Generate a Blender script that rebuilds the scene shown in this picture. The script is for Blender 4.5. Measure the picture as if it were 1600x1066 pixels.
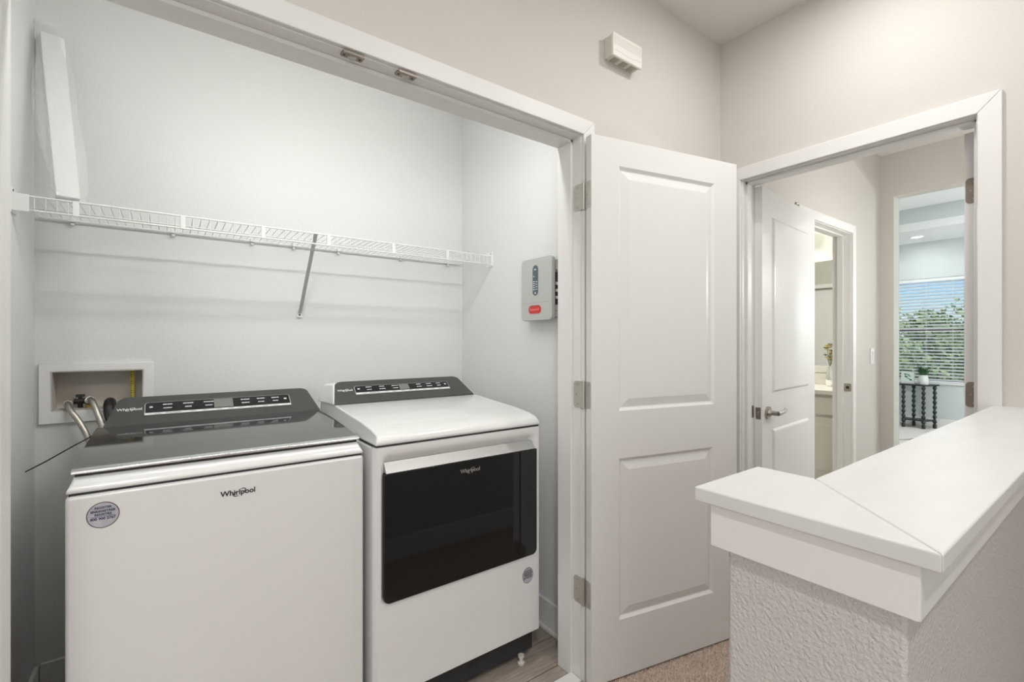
import bpy, bmesh, math, random
from mathutils import Vector, Matrix
random.seed(7)
scene = bpy.context.scene
for o in list(bpy.data.objects): bpy.data.objects.remove(o)
col = scene.collection
PI = math.pi

# ------------------------------------------------------------------ camera
cam_d = bpy.data.cameras.new('camera'); cam = bpy.data.objects.new('camera', cam_d); col.objects.link(cam)
cam_d.sensor_width = 36.0; cam_d.lens = 732.0 / 1600 * 36.0
cam_d.shift_y = 1.0 / 1600; cam_d.clip_start = 0.02; cam_d.clip_end = 500
cam.location = (0, 0, 1.28); cam.rotation_euler = (PI / 2, 0, -math.atan2(.5926, .8055))
scene.camera = cam

# ------------------------------------------------------------------ world, sun, exposure
world = bpy.data.worlds.new('sky'); scene.world = world; world.use_nodes = True
wn = world.node_tree.nodes; wl = world.node_tree.links
bg = wn['Background']
sky = wn.new('ShaderNodeTexSky'); sky.sky_type = 'NISHITA'; sky.sun_disc = False
sky.sun_elevation = math.radians(48); sky.sun_rotation = math.radians(250); sky.air_density = 1.2; sky.dust_density = .1; sky.ozone_density = 4.0
tint = wn.new('ShaderNodeMix'); tint.data_type = 'RGBA'; tint.blend_type = 'MULTIPLY'; tint.inputs[0].default_value = 1.0
tint.inputs[7].default_value = (.92, .98, 1.22, 1)
wl.new(sky.outputs[0], tint.inputs[6]); wl.new(tint.outputs[2], bg.inputs[0]); bg.inputs[1].default_value = .10
sun_d = bpy.data.lights.new('sun', 'SUN'); sun_d.energy = 4.5; sun_d.angle = .01; sun_d.color = (1, .96, .9)
sun = bpy.data.objects.new('sun', sun_d); col.objects.link(sun); sun.location = (0, 0, 20)
sun.rotation_euler = (math.radians(38), 0, math.radians(-75))
vs = scene.view_settings
vs.view_transform = 'Standard'; vs.look = 'None'; vs.exposure = 0.0; vs.gamma = 1.0; vs.use_curve_mapping = False

HALL_A = 6.2       # recessed lamp beside the chime
HALL_B = 17.0       # recessed lamp behind the camera
HALL_F = 8.0       # added flush ceiling lamp, fill for the passage
HALL_W = 38.0      # fill lamp in the added hall window behind the camera
CLOSET = 2.6
CLOSET_DOWN = 6.0
VEST = 18.0
BATH = 46.0
BED = 14.0
BED_LAMP = 105.0
WARM = (1.0, .98, .955)
NEUT = (.97, 1.0, 1.0)

# ------------------------------------------------------------------ materials
def mat(name, color, rough=.5, metal=0., bump=0., bscale=100., var=0., vscale=8., coat=0., spec=None, bdist=.002, vstretch=None, color2=None):
    m = bpy.data.materials.new(name); m.use_nodes = True
    n = m.node_tree.nodes; l = m.node_tree.links; b = n['Principled BSDF']
    b.inputs['Base Color'].default_value = (*color, 1); b.inputs['Roughness'].default_value = rough
    b.inputs['Metallic'].default_value = metal
    if coat: b.inputs['Coat Weight'].default_value = coat; b.inputs['Coat Roughness'].default_value = .08
    if spec is not None: b.inputs['Specular IOR Level'].default_value = spec
    tc = n.new('ShaderNodeTexCoord')
    if var:
        nz = n.new('ShaderNodeTexNoise'); nz.inputs['Scale'].default_value = vscale; nz.inputs['Detail'].default_value = 4
        if vstretch:
            mp = n.new('ShaderNodeMapping'); mp.inputs['Scale'].default_value = vstretch
            l.new(tc.outputs['Object'], mp.inputs[0]); l.new(mp.outputs[0], nz.inputs['Vector'])
        else: l.new(tc.outputs['Object'], nz.inputs['Vector'])
        r = n.new('ShaderNodeValToRGB'); r.color_ramp.elements[0].position = .3; r.color_ramp.elements[1].position = .7
        c2 = color2 or tuple(min(1, c * (1 + var)) for c in color)
        c1 = color if color2 else tuple(c * (1 - var) for c in color)
        r.color_ramp.elements[0].color = (*c1, 1); r.color_ramp.elements[1].color = (*c2, 1)
        l.new(nz.outputs[0], r.inputs[0]); l.new(r.outputs[0], b.inputs['Base Color'])
    if bump:
        nb = n.new('ShaderNodeTexNoise'); nb.inputs['Scale'].default_value = bscale; nb.inputs['Detail'].default_value = 2.5
        l.new(tc.outputs['Object'], nb.inputs['Vector'])
        bp = n.new('ShaderNodeBump'); bp.inputs['Strength'].default_value = bump; bp.inputs['Distance'].default_value = bdist
        l.new(nb.outputs[0], bp.inputs['Height']); l.new(bp.outputs[0], b.inputs['Normal'])
    return m
def emis(name, color, strength):
    m = bpy.data.materials.new(name); m.use_nodes = True; n = m.node_tree.nodes
    b = n['Principled BSDF']; b.inputs['Base Color'].default_value = (*color, 1)
    b.inputs['Emission Color'].default_value = (*color, 1); b.inputs['Emission Strength'].default_value = strength
    return m
def glassy(name, tint, gloss=.08, rough=.03, alpha=.9):
    m = bpy.data.materials.new(name); m.use_nodes = True; n = m.node_tree.nodes; l = m.node_tree.links
    n.remove(n['Principled BSDF']); out = n['Material Output']
    t = n.new('ShaderNodeBsdfTransparent'); t.inputs[0].default_value = (*tint, 1)
    g = n.new('ShaderNodeBsdfGlossy'); g.inputs[1].default_value = rough
    mx = n.new('ShaderNodeMixShader'); fr = n.new('ShaderNodeFresnel'); fr.inputs[0].default_value = 1.45
    md = n.new('ShaderNodeMath'); md.operation = 'MULTIPLY'; md.inputs[1].default_value = gloss / .08
    l.new(fr.outputs[0], md.inputs[0]); l.new(md.outputs[0], mx.inputs[0])
    l.new(t.outputs[0], mx.inputs[1]); l.new(g.outputs[0], mx.inputs[2]); l.new(mx.outputs[0], out.inputs[0])
    return m
def plastic_film(name):
    m = bpy.data.materials.new(name); m.use_nodes = True; n = m.node_tree.nodes; l = m.node_tree.links
    b = n['Principled BSDF']; out = n['Material Output']; b.inputs['Base Color'].default_value = (.9, .9, .9, 1); b.inputs['Roughness'].default_value = .15
    t = n.new('ShaderNodeBsdfTransparent'); mx = n.new('ShaderNodeMixShader'); mx.inputs[0].default_value = .24
    nb = n.new('ShaderNodeTexNoise'); nb.inputs['Scale'].default_value = 40
    bp = n.new('ShaderNodeBump'); bp.inputs['Strength'].default_value = .8; bp.inputs['Distance'].default_value = .01
    l.new(nb.outputs[0], bp.inputs['Height']); l.new(bp.outputs[0], b.inputs['Normal'])
    l.new(t.outputs[0], mx.inputs[1]); l.new(b.outputs[0], mx.inputs[2]); l.new(mx.outputs[0], out.inputs[0])
    return m
M = {}
M['wall'] = mat('wall_paint', (.66, .635, .60), .75, bump=.35, bscale=130, bdist=.0015)
M['wall_closet'] = mat('closet_lit_paint', (.735, .745, .735), .75, bump=.4, bscale=120, bdist=.002)  # same wall paint with the closet's cooler light tinted in
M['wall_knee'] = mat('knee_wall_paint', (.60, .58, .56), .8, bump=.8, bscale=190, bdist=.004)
M['wall_cool'] = mat('bedroom_skylit_paint', (.62, .665, .67), .8, bump=.1, bscale=120)  # bluish sky light from the window tinted into the paint
M['wall_bath'] = mat('bath_paint', (.60, .60, .53), .8)
M['ceil'] = mat('ceiling_paint', (.82, .80, .765), .9, bump=.5, bscale=60, bdist=.003)
M['ceilw'] = mat('white_ceiling_paint', (.86, .87, .87), .9)
M['trim'] = mat('trim_white', (.80, .795, .78), .42)
M['door'] = mat('door_white', (.80, .795, .785), .36, bump=.06, bscale=200)
M['cap'] = mat('cap_white', (.72, .717, .708), .40, bump=.12, bscale=14, bdist=.003, var=.03, vscale=5, vstretch=(1, 4, 1))
M['appl'] = mat('appliance_white', (.82, .82, .81), .22, coat=.4)
M['appl2'] = mat('appliance_panel_white', (.79, .785, .77), .3, coat=.2)
M['gap'] = mat('dark_gap', (.03, .03, .03), .7)
M['glass_lid'] = mat('smoked_lid_glass', (.026, .027, .026), .06, spec=.75, coat=.35)
M['console'] = mat('console_charcoal', (.060, .060, .057), .28, spec=.6, var=.12, vscale=9, vstretch=(30, .2, .2))
M['panel_black'] = mat('control_panel_black', (.012, .012, .014), .15)
M['display'] = mat('display_grey', (.20, .20, .19), .3)
M['print'] = mat('white_print', (.75, .75, .75), .5)
M['print_dark'] = mat('dark_print', (.02, .02, .02), .35)
M['print_navy'] = mat('navy_print', (.03, .03, .09), .5)
M['chrome'] = mat('polished_chrome', (.74, .74, .74), .22, 1)
M['silver'] = mat('satin_silver', (.62, .62, .61), .32, .9)
M['handle'] = mat('brushed_handle_strip', (.52, .52, .51), .45, .6)
M['nickel'] = mat('satin_nickel', (.42, .39, .35), .36, 1)
M['hinge'] = mat('hinge_nickel', (.55, .53, .49), .4, .85)
M['hinge_dark'] = mat('hinge_bronze_grey', (.30, .26, .225), .45, .7)
M['door_glass'] = mat('dryer_door_black_glass', (.006, .006, .006), .04, spec=.6)
M['sticker'] = mat('sticker_foil', (.42, .41, .46), .35, .3, var=.25, vscale=30, color2=(.60, .60, .64))
M['sticker_rim'] = mat('sticker_rim_maroon', (.11, .05, .06), .5)
M['wire'] = mat('white_vinyl_wire', (.80, .80, .79), .4)
M['plastic'] = mat('white_plastic', (.82, .82, .81), .4)
M['film'] = plastic_film('clear_plastic_bag')
M['panelbox'] = mat('grey_plastic_cover', (.50, .51, .49), .45)
M['panelback'] = mat('grey_plastic_base', (.36, .37, .36), .5)
M['slate'] = mat('slate_window', (.09, .12, .15), .3)
M['red'] = mat('red_label', (.62, .035, .03), .4)
M['red2'] = mat('pale_red_print', (.85, .30, .26), .4)
M['cream'] = mat('cream_plastic', (.72, .69, .62), .45)
M['cream_w'] = mat('cream_white_cover', (.84, .825, .78), .45)
M['beige_dark'] = mat('grille_taupe', (.25, .22, .19), .6)
M['vinyl'] = mat('vinyl_plank', (.29, .24, .20), .5, var=.3, vscale=9, vstretch=(1.2, 14, 1), color2=(.44, .38, .33), bump=.1, bscale=60)
M['carpet'] = mat('carpet_base', (.50, .41, .35), .95, var=.25, vscale=90, bump=.8, bscale=180, bdist=.004)
M['pile'] = mat('carpet_pile', (.52, .41, .34), .95, var=.3, vscale=140, color2=(.82, .70, .61))
M['steel'] = mat('braided_steel', (.50, .47, .42), .38, .9, bump=.6, bscale=400, bdist=.001)
M['rubber'] = mat('black_rubber', (.02, .02, .02), .5)
M['brass'] = mat('brass', (.55, .40, .14), .35, .9)
M['yellow'] = mat('yellow_pipe', (.62, .52, .12), .5, var=.2, vscale=60)
M['boxin'] = mat('box_interior', (.62, .58, .53), .6, var=.08, vscale=10)
M['blackgreen'] = mat('table_black_paint', (.014, .02, .021), .35)
M['leaf'] = mat('grass_leaf', (.04, .13, .04), .5, var=.3, vscale=20)
M['vase'] = mat('vase_white', (.70, .72, .70), .5)
M['paper'] = mat('print_paper', (.68, .74, .70), .6)
M['bleaf'] = mat('print_leaf_dark', (.02, .08, .05), .6)
M['bleaf2'] = mat('print_leaf_light', (.15, .38, .26), .6)
M['rug'] = mat('ivory_rug', (.66, .64, .60), .95, bump=.5, bscale=200)
M['rugmark'] = mat('rug_brown_motif', (.25, .20, .15), .95)
M['blind'] = mat('blind_white', (.80, .83, .83), .45)
M['cabinet'] = mat('cabinet_greige', (.74, .71, .65), .45)
M['counter'] = mat('counter_cream', (.80, .77, .70), .3, var=.04, vscale=20)
M['mirror'] = mat('mirror_silver', (.93, .94, .92), .02, 1)
M['petal'] = mat('petal_cream', (.80, .72, .42), .6)
M['stem'] = mat('stem_green', (.16, .22, .06), .6)
M['tree'] = mat('tree_leaf', (.15, .22, .08), .7, var=.45, vscale=1.2, color2=(.40, .48, .24))
M['bark'] = mat('tree_bark', (.14, .10, .07), .9)
M['grass'] = mat('lawn_grass', (.12, .19, .05), .95, var=.2, vscale=.5)
M['glass'] = glassy('window_glass', (.93, .98, .98), .06)
M['lens'] = emis('lamp_lens', (1, .96, .9), 6.0)

# ------------------------------------------------------------------ mesh helpers
W = {}
class MB:
    def __init__(s): s.v = []; s.f = []
    def add(s, vs, fs):
        o = len(s.v); s.v += [tuple(v) for v in vs]; s.f += [tuple(i + o for i in f) for f in fs]; return s
    def box(s, x0, x1, y0, y1, z0, z1):
        return s.add([(x0,y0,z0),(x1,y0,z0),(x1,y1,z0),(x0,y1,z0),(x0,y0,z1),(x1,y0,z1),(x1,y1,z1),(x0,y1,z1)],
                     [(0,3,2,1),(4,5,6,7),(0,1,5,4),(1,2,6,5),(2,3,7,6),(3,0,4,7)])
    def loft(s, a, b):      # two equal polygons (3-D), capped
        n = len(a)
        return s.add(list(a) + list(b), [tuple(range(n))[::-1], tuple(range(n, 2 * n))] + [(i, (i + 1) % n, n + (i + 1) % n, n + i) for i in range(n)])
    def prism_x(s, prof, x0, x1): return s.loft([(x0, y, z) for y, z in prof], [(x1, y, z) for y, z in prof])
    def prism_y(s, prof, y0, y1): return s.loft([(x, y0, z) for x, z in prof], [(x, y1, z) for x, z in prof])
    def prism_z(s, prof, z0, z1): return s.loft([(x, y, z0) for x, y in prof], [(x, y, z1) for x, y in prof])
    def tube(s, pts, r, n=8, caps=True):
        pts = [Vector(p) for p in pts]; rs = r if isinstance(r, (list, tuple)) else [r] * len(pts)
        base = len(s.v); up = None
        for i, p in enumerate(pts):
            t = (pts[min(i + 1, len(pts) - 1)] - pts[max(i - 1, 0)]).normalized()
            if up is None: up = Vector((0, 0, 1)) if abs(t.z) < .9 else Vector((1, 0, 0))
            a = t.cross(up)
            if a.length < 1e-6: a = t.cross(Vector((1, .3, 0)))
            a.normalize(); b = a.cross(t).normalized(); up = b
            for k in range(n):
                q = 2 * PI * k / n; s.v.append(tuple(p + a * math.cos(q) * rs[i] + b * math.sin(q) * rs[i]))
        for i in range(len(pts) - 1):
            for k in range(n):
                s.f.append((base + i*n + k, base + i*n + (k+1) % n, base + (i+1)*n + (k+1) % n, base + (i+1)*n + k))
        if caps:
            s.f.append(tuple(base + k for k in range(n))[::-1]); s.f.append(tuple(base + (len(pts)-1)*n + k for k in range(n)))
        return s
    def lathe(s, prof, c, n=20):
        base = len(s.v)
        for r, z in prof:
            for k in range(n):
                q = 2 * PI * k / n; s.v.append((c[0] + r * math.cos(q), c[1] + r * math.sin(q), c[2] + z))
        for i in range(len(prof) - 1):
            for k in range(n):
                s.f.append((base + i*n + k, base + i*n + (k+1) % n, base + (i+1)*n + (k+1) % n, base + (i+1)*n + k))
        s.f.append(tuple(base + k for k in range(n))[::-1]); s.f.append(tuple(base + (len(prof)-1)*n + k for k in range(n)))
        return s
    def map(s, fn): s.v = [tuple(fn(Vector(v))) for v in s.v]; return s
    def mesh(s, name, m, bevel=0, seg=2, smooth=False, offset=(0, 0, 0), angle=30):
        me = bpy.data.meshes.new(name); me.from_pydata([tuple(Vector(v) - Vector(offset)) for v in s.v], [], s.f)
        bm = bmesh.new(); bm.from_mesh(me)
        bmesh.ops.recalc_face_normals(bm, faces=bm.faces)
        if bevel:
            bmesh.ops.remove_doubles(bm, verts=bm.verts, dist=1e-5)
            es = [e for e in bm.edges if len(e.link_faces) == 2 and e.calc_face_angle(0) > math.radians(angle)]
            bmesh.ops.bevel(bm, geom=es, offset=bevel, segments=seg, profile=.5, affect='EDGES', clamp_overlap=True)
        bm.to_mesh(me); bm.free()
        me.materials.append(M[m] if isinstance(m, str) else m)
        if smooth:
            for p in me.polygons: p.use_smooth = True
            try: me.set_sharp_from_angle(angle=math.radians(40 if not bevel else 75))
            except Exception: pass
        return me
    def build(s, name, m, parent=None, bevel=0, seg=2, smooth=None, angle=30):
        xs = list(zip(*s.v)); c = Vector([(min(a) + max(a)) / 2 for a in xs])
        if parent is None: c.z = min(xs[2])
        me = s.mesh(name, m, bevel, seg, bool(bevel) if smooth is None else smooth, c, angle)
        o = bpy.data.objects.new(name, me); col.objects.link(o)
        if parent is not None: o.parent = parent; o.location = c - W[parent.name]
        else: o.location = c
        W[o.name] = c
        if bevel: md = o.modifiers.new('weighted_normal', 'WEIGHTED_NORMAL'); md.keep_sharp = False; md.weight = 80
        return o
def tag(o, label=None, cat=None, group=None, kind=None):
    if label: o['label'] = label
    if cat: o['category'] = cat
    if group: o['group'] = group
    if kind: o['kind'] = kind
    return o
def empty(name, loc, label=None, cat=None, group=None, kind=None, rotz=0, local=False):
    o = bpy.data.objects.new(name, None); col.objects.link(o); o.location = loc; o.rotation_euler = (0, 0, rotz); o.empty_display_size = .05
    W[o.name] = Vector((0, 0, 0)) if local else Vector(loc)
    return tag(o, label, cat, group, kind)
def box(name, m, x0, x1, y0, y1, z0, z1, parent=None, bevel=0, seg=2): return MB().box(x0, x1, y0, y1, z0, z1).build(name, m, parent, bevel, seg)
def rrect(x0, x1, z0, z1, r, n=6):
    P = []
    for cx, cz, a in ((x1 - r, z1 - r, 0), (x0 + r, z1 - r, 90), (x0 + r, z0 + r, 180), (x1 - r, z0 + r, 270)):
        for i in range(n + 1):
            q = math.radians(a + 90 * i / n); P.append((cx + r * math.cos(q), cz + r * math.sin(q)))
    return P
def text_mb(s, size, origin, right, up, bold=0., depth=.0003, align='CENTER'):
    cu = bpy.data.curves.new('txt', 'FONT'); cu.body = s; cu.size = size; cu.align_x = align; cu.align_y = 'CENTER'; cu.offset = bold * size; cu.resolution_u = 3
    ob = bpy.data.objects.new('txt', cu); col.objects.link(ob)
    dg = bpy.context.evaluated_depsgraph_get(); ev = ob.evaluated_get(dg); me = ev.to_mesh()
    right = Vector(right).normalized(); up = Vector(up).normalized(); nrm = right.cross(up); o = Vector(origin)
    mb = MB(); mb.add([o + right * v.co.x + up * v.co.y + nrm * depth for v in me.vertices], [tuple(p.vertices) for p in me.polygons])
    ev.to_mesh_clear(); bpy.data.objects.remove(ob); bpy.data.curves.remove(cu)
    return mb
def logo(parent, origin, right, up, width, m, name='logo_lettering'):
    size = width / 3.75
    mb = text_mb('Whirlpool', size, origin, right, up, bold=.022, depth=.0008)
    right = Vector(right).normalized(); up = Vector(up).normalized(); nrm = right.cross(up); o = Vector(origin)
    cxy = (.15 * size, -.02 * size); a, b, th = .80 * size, .34 * size, math.radians(28); pts = []
    for k in range(29):
        q = 2 * PI * k / 28; x = a * math.cos(q); y = b * math.sin(q)
        pts.append((cxy[0] + x * math.cos(th) - y * math.sin(th), cxy[1] + x * math.sin(th) + y * math.cos(th), .028 + .03 * abs(math.cos(q))))
    for k in range(28):
        if k in (5, 6, 7, 8, 19, 20, 21, 22): continue
        (x0, y0, w0), (x1, y1, w1) = pts[k], pts[k + 1]; w0 *= size; w1 *= size
        d = Vector((x1 - x0, y1 - y0)).normalized(); nx, ny = -d.y, d.x
        q = [(x0 + nx*w0, y0 + ny*w0), (x1 + nx*w1, y1 + ny*w1), (x1 - nx*w1, y1 - ny*w1), (x0 - nx*w0, y0 - ny*w0)]
        mb.add([o + right * u + up * v + nrm * .0009 for u, v in q], [(0, 1, 2, 3)])
    return mb.build(name, m, parent)
def copy_obj(o, parent, loc, name=None):
    c = o.copy(); col.objects.link(c); c.parent = parent; c.location = loc; return c
def struct(o, label=None, cat=None):
    o['kind'] = 'structure'
    if label: o['label'] = label
    if cat: o['category'] = cat
    return o

def area(name, loc, energy, size, color, rot=(0, 0, 0), shape='DISK', size_y=None, spread=None):
    d = bpy.data.lights.new(name, 'AREA'); d.shape = shape; d.size = size; d.energy = energy; d.color = color
    if size_y: d.size_y = size_y
    if spread: d.spread = spread
    o = bpy.data.objects.new(name, d); col.objects.link(o); o.location = loc; o.rotation_euler = rot
    return o
def globe(name, loc, energy, r, color):
    d = bpy.data.lights.new(name, 'POINT'); d.energy = energy; d.shadow_soft_size = r; d.color = color
    o = bpy.data.objects.new(name, d); col.objects.link(o); o.location = loc; return o
CZ = 2.762
def downlight(x, y, energy, color, label, z=CZ, r=.055, off=.016, bulb=1.0):
    e = empty('recessed_light', (x, y, z), label, 'ceiling light')
    MB().lathe([(r + .008, -.004), (r + .022, -.010), (r + .028, -.002), (r + .028, 0), (r + .008, 0)], (x, y, z), 28).build('trim_ring', 'plastic', e, smooth=True)
    MB().lathe([(r + .008, -.005), (r + .008, -.001)], (x, y, z), 28).build('lens', 'lens', e)
    area('lamp', (x, y, z - off), energy, r * 2 * bulb, color)
    return e

# ------------------------------------------------------------------ setting: hall, closet, vestibule, bath, bedroom
WY, WYB = 1.272, 1.386          # closet front wall faces
WX, WXB = 2.232, 2.346          # entry wall faces
def wall(name, m, boxes, label=None):
    mb = MB()
    for b in boxes: mb.box(*b)
    return struct(mb.build(name, m), label, 'wall' if label else None)
wall('wall_closet_front', 'wall', [(-2.6, -.290, WY, WYB, 0, CZ), (-.290, 1.275, WY, WYB, 2.074, CZ), (1.275, WX, WY, WYB, 0, CZ)], 'greige textured wall with the wide laundry closet opening')
wall('wall_entry', 'wall', [(WX, WXB, -2.4, .331, 0, CZ), (WX, WXB, .331, 1.179, 2.074, CZ), (WX, WXB, 1.179, WYB, 0, CZ)], 'greige wall around the open doorway at right')
wall('wall_hall_back', 'wall', [(-2.6, -2.3, -2.5, -2.4, 0, CZ), (-.9, WX, -2.5, -2.4, 0, CZ), (-2.3, -.9, -2.5, -2.4, 0, .9), (-2.3, -.9, -2.5, -2.4, 2.2, CZ)])
w2 = struct(empty('window_fill', (-1.6, -2.45, .9), 'added hall window behind the viewer for fill light', 'window'))  # unseen window, added as the setting for the fill lamp
MB().box(-2.3, -2.25, -2.48, -2.42, .9, 2.2).box(-.95, -.9, -2.48, -2.42, .9, 2.2).box(-2.25, -.95, -2.48, -2.42, .9, .95).box(-2.25, -.95, -2.48, -2.42, 2.15, 2.2).box(-2.25, -.95, -2.48, -2.42, 1.53, 1.57).build('window_frame', 'plastic', w2)
box('pane', 'glass', -2.25, -.95, -2.455, -2.45, .95, 1.53, w2); box('pane', 'glass', -2.25, -.95, -2.455, -2.45, 1.57, 2.15, w2)
wall('wall_hall_left', 'wall', [(-2.7, -2.6, -2.5, WYB, 0, CZ)])
struct(box('ceiling', 'ceil', -2.7, WXB, -2.5, WYB, CZ, CZ + .1), 'textured greige hall ceiling meeting the corner', 'ceiling')
struct(MB().box(-2.7, .72, -2.5, 1.30, -.1, 0).box(.72, WXB, .155, 1.30, -.1, 0).build('floor', 'carpet'), 'brown hall carpet floor', 'floor')
wall('wall_stair_shade', 'wall', [(.72, WXB, -.98, -.86, -2.6, CZ)])  # unseen wall added to shade the half wall's stair side
wall('wall_stair_low', 'wall_knee', [(.72, WXB + .9, .156, .27, -2.6, -.1), (WXB + .9, WXB + 1.0, -.98, .27, -2.6, -.1)])
wall('wall_stair_end', 'wall', [(WXB, WXB + .9, -.98, .13, -.15, -.05)])
sc = struct(empty('floor_stairs', (.72, -.35, 0), 'carpeted stair flight going down beside the half wall', 'stairs'))
for i in range(9): box('step', 'carpet', .72 + .26 * i, .72 + .26 * (i + 1) + .02, -.859, .154, -.19 * (i + 1) - .22, -.19 * (i + 1), sc, bevel=.01)
# closet
wall('wall_closet_left', 'wall_closet', [(-.481, -.381, WYB, 2.35, 0, CZ)], 'pale closet side wall left of the washer')
wall('wall_closet_right', 'wall_closet', [(1.371, 1.471, WYB, 2.35, 0, CZ)], 'pale closet side wall right of the dryer')
bx0, bx1, bz0, bz1 = -.338, -.0755, 1.026, 1.172       # hole for the outlet box
wall('wall_closet_back', 'wall_closet', [(-.481, bx0, 2.35, 2.46, 0, CZ), (bx1, 1.471, 2.35, 2.46, 0, CZ), (bx0, bx1, 2.35, 2.46, 0, bz0), (bx0, bx1, 2.35, 2.46, bz1, CZ)], 'pale closet back wall behind washer and dryer')
struct(box('ceiling_closet', 'ceilw', -.481, 1.471, WYB, 2.46, CZ, CZ + .1))
fc = struct(empty('floor_closet', (.5, 1.8, 0), 'grey brown wood plank closet floor', 'floor'))
py = 1.30; k = 0
while py < 2.35:
    step = .088 if k == 0 else .15; w = min(step - .002, 2.348 - py); xs = [-.379, [.02, .55, .33][k % 3], [.98, 1.37, 1.10][k % 3], 1.37]
    for a, b in zip(xs, xs[1:]):
        lo, hi = (max(a, -.268), min(b, 1.253)) if py < 1.38 else (a, b)
        if hi - lo > .02: box('plank', 'vinyl', lo + .0012, hi - .0012, py + .001, py + w - .001, -.02, -.0005 + .0008 * (k % 2), fc, bevel=.0015, seg=1)
    py += step; k += 1
box('subfloor', 'gap', -.381, 1.371, 1.30, 2.35, -.1, -.021, fc)
struct(box('trim_threshold', 'trim', -.268, 1.253, 1.262, 1.318, 0, .010, bevel=.003), 'white strip where carpet meets planks')
# vestibule
wall('wall_vestibule_left', 'wall', [(WXB, 3.134, WY, WYB, 0, CZ), (3.134, 3.976, WY, WYB, 2.074, CZ), (3.976, 4.6, WY, WYB, 0, CZ)], 'pale wall beyond the doorway with the bathroom opening')
wall('wall_vestibule_end', 'wall', [(4.6, 4.72, -1.6, .26, 0, CZ + .45), (4.6, 4.72, .26, 1.188, 2.424, CZ + .45), (4.6, 4.72, 1.188, WYB, 0, CZ + .45)], 'shaded wall around the tall opening to the bedroom')
wall('wall_vestibule_right', 'wall', [(WXB, 4.6, .13, .24, 0, CZ)])
struct(box('ceiling_vestibule', 'ceil', WXB, 4.6, .13, WYB, CZ, CZ + .1))
struct(box('floor_vestibule', 'carpet', WXB, 4.72, .13, 1.30, -.1, 0))
# bath
wall('wall_bath_back', 'wall_bath', [(5.12, 5.18, 1.30, 3.6, 0, CZ + .45)], 'bathroom wall behind the vanity mirror')
wall('wall_bath_side', 'wall_bath', [(4.72, 5.12, 1.30, WYB, 0, CZ + .45)])
wall('wall_bath_left', 'wall_bath', [(2.30, 2.40, WYB, 2.55, 0, CZ), (2.30, 2.40, 2.55, 3.40, 2.07, CZ), (2.30, 2.335, 2.55, 3.40, 0, 2.07), (2.30, 2.40, 3.40, 3.5, 0, CZ)])
wall('wall_bath_far', 'wall_bath', [(2.30, 5.12, 3.5, 3.6, 0, CZ)])
struct(box('ceiling_bath', 'ceilw', 2.30, 5.12, WYB, 3.5, CZ, CZ + .1))
struct(box('floor_bath', 'counter', 2.30, 5.12, 1.30, 3.5, -.1, 0))
# bedroom
BX = 9.25
wy0, wy1, wz0, wz1 = 1.545, 2.80, .665, 2.235
wall('wall_window', 'wall_cool', [(BX, BX + .16, -1.6, wy0, 0, 3.2), (BX, BX + .16, wy1, 3.7, 0, 3.2), (BX, BX + .16, wy0, wy1, 0, wz0), (BX, BX + .16, wy0, wy1, wz1, 3.2)], 'pale blue grey bedroom wall around the window')
wall('wall_bedroom_far', 'wall_cool', [(5.18, BX, 3.6, 3.7, 0, 3.2)])
wall('wall_bedroom_near', 'wall_cool', [(4.72, BX, -1.7, -1.6, 0, 3.2)])
SZ = 2.79
struct(MB().box(4.72, 5.7, -1.6, 3.6, SZ, SZ + .1).box(8.15, BX, -1.6, 3.6, SZ, SZ + .1).box(5.7, 8.15, 2.75, 3.6, SZ, SZ + .1).box(5.7, 8.15, -1.6, -.75, SZ, SZ + .1).build('ceiling_soffit', 'ceilw'), 'white lower border of the bedroom tray ceiling', 'ceiling')
struct(MB().box(8.15, 8.25, -.75, 2.75, SZ + .1, 3.09).box(5.6, 5.7, -.75, 2.75, SZ + .1, 3.09).box(5.6, 8.25, 2.75, 2.85, SZ + .1, 3.09).box(5.6, 8.25, -.85, -.75, SZ + .1, 3.09).build('wall_tray_rise', 'wall_cool'), 'blue grey upright step of the tray ceiling', 'wall')
struct(box('ceiling_tray', 'ceilw', 4.72, BX, -1.6, 3.6, 3.09, 3.2), 'raised white centre of the bedroom tray ceiling', 'ceiling')
struct(box('floor_bedroom', 'rug', 4.72, BX, -1.6, 3.6, -.1, 0), 'pale bedroom carpet floor', 'floor')

# lamps
downlight(1.74, .56, HALL_A, WARM, 'round recessed ceiling light near the entry doorway', bulb=.45)
downlight(-.25, -.55, HALL_B, WARM, 'round recessed ceiling light behind the viewer')
fm = empty('fill_ceiling_light', (1.15, .0, CZ), 'added round flush mount fill light over the passage', 'ceiling light')  # unseen fixture, added to brighten the passage and closet door
MB().lathe([(.20, -.03), (.21, -.02), (.21, 0)], (1.15, .0, CZ), 32).build('lamp_pan', 'plastic', fm, smooth=True)
MB().lathe([(.02, -.075), (.12, -.065), (.18, -.045), (.195, -.03)], (1.15, .0, CZ), 32).build('lamp_bowl', 'lens', fm, smooth=True)
area('lamp', (1.15, .0, CZ - .085), HALL_F, .36, WARM)
area('hall_fill_light', (-1.6, -2.34, 1.55), HALL_W, 1.36, (.97, .99, 1.0), (math.radians(90), 0, 0), 'RECTANGLE', 1.26)  # soft fill from behind the camera, set in the added window
gl = empty('sconce_fill', (3.55, .24, 1.72), 'added white drum sconce filling the passage beyond the doorway', 'wall light')  # unseen sconce, added for even light on the bathroom door
box('backplate', 'nickel', 3.50, 3.60, .24, .255, 1.64, 1.80, gl, bevel=.003)
MB().lathe([(.055, -.08), (.06, -.07), (.06, .07), (.055, .08)], (3.55, .325, 1.72), 24).build('shade', 'lens', gl, smooth=True)
globe('lamp', (3.55, .42, 1.72), VEST, .03, WARM)
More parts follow.
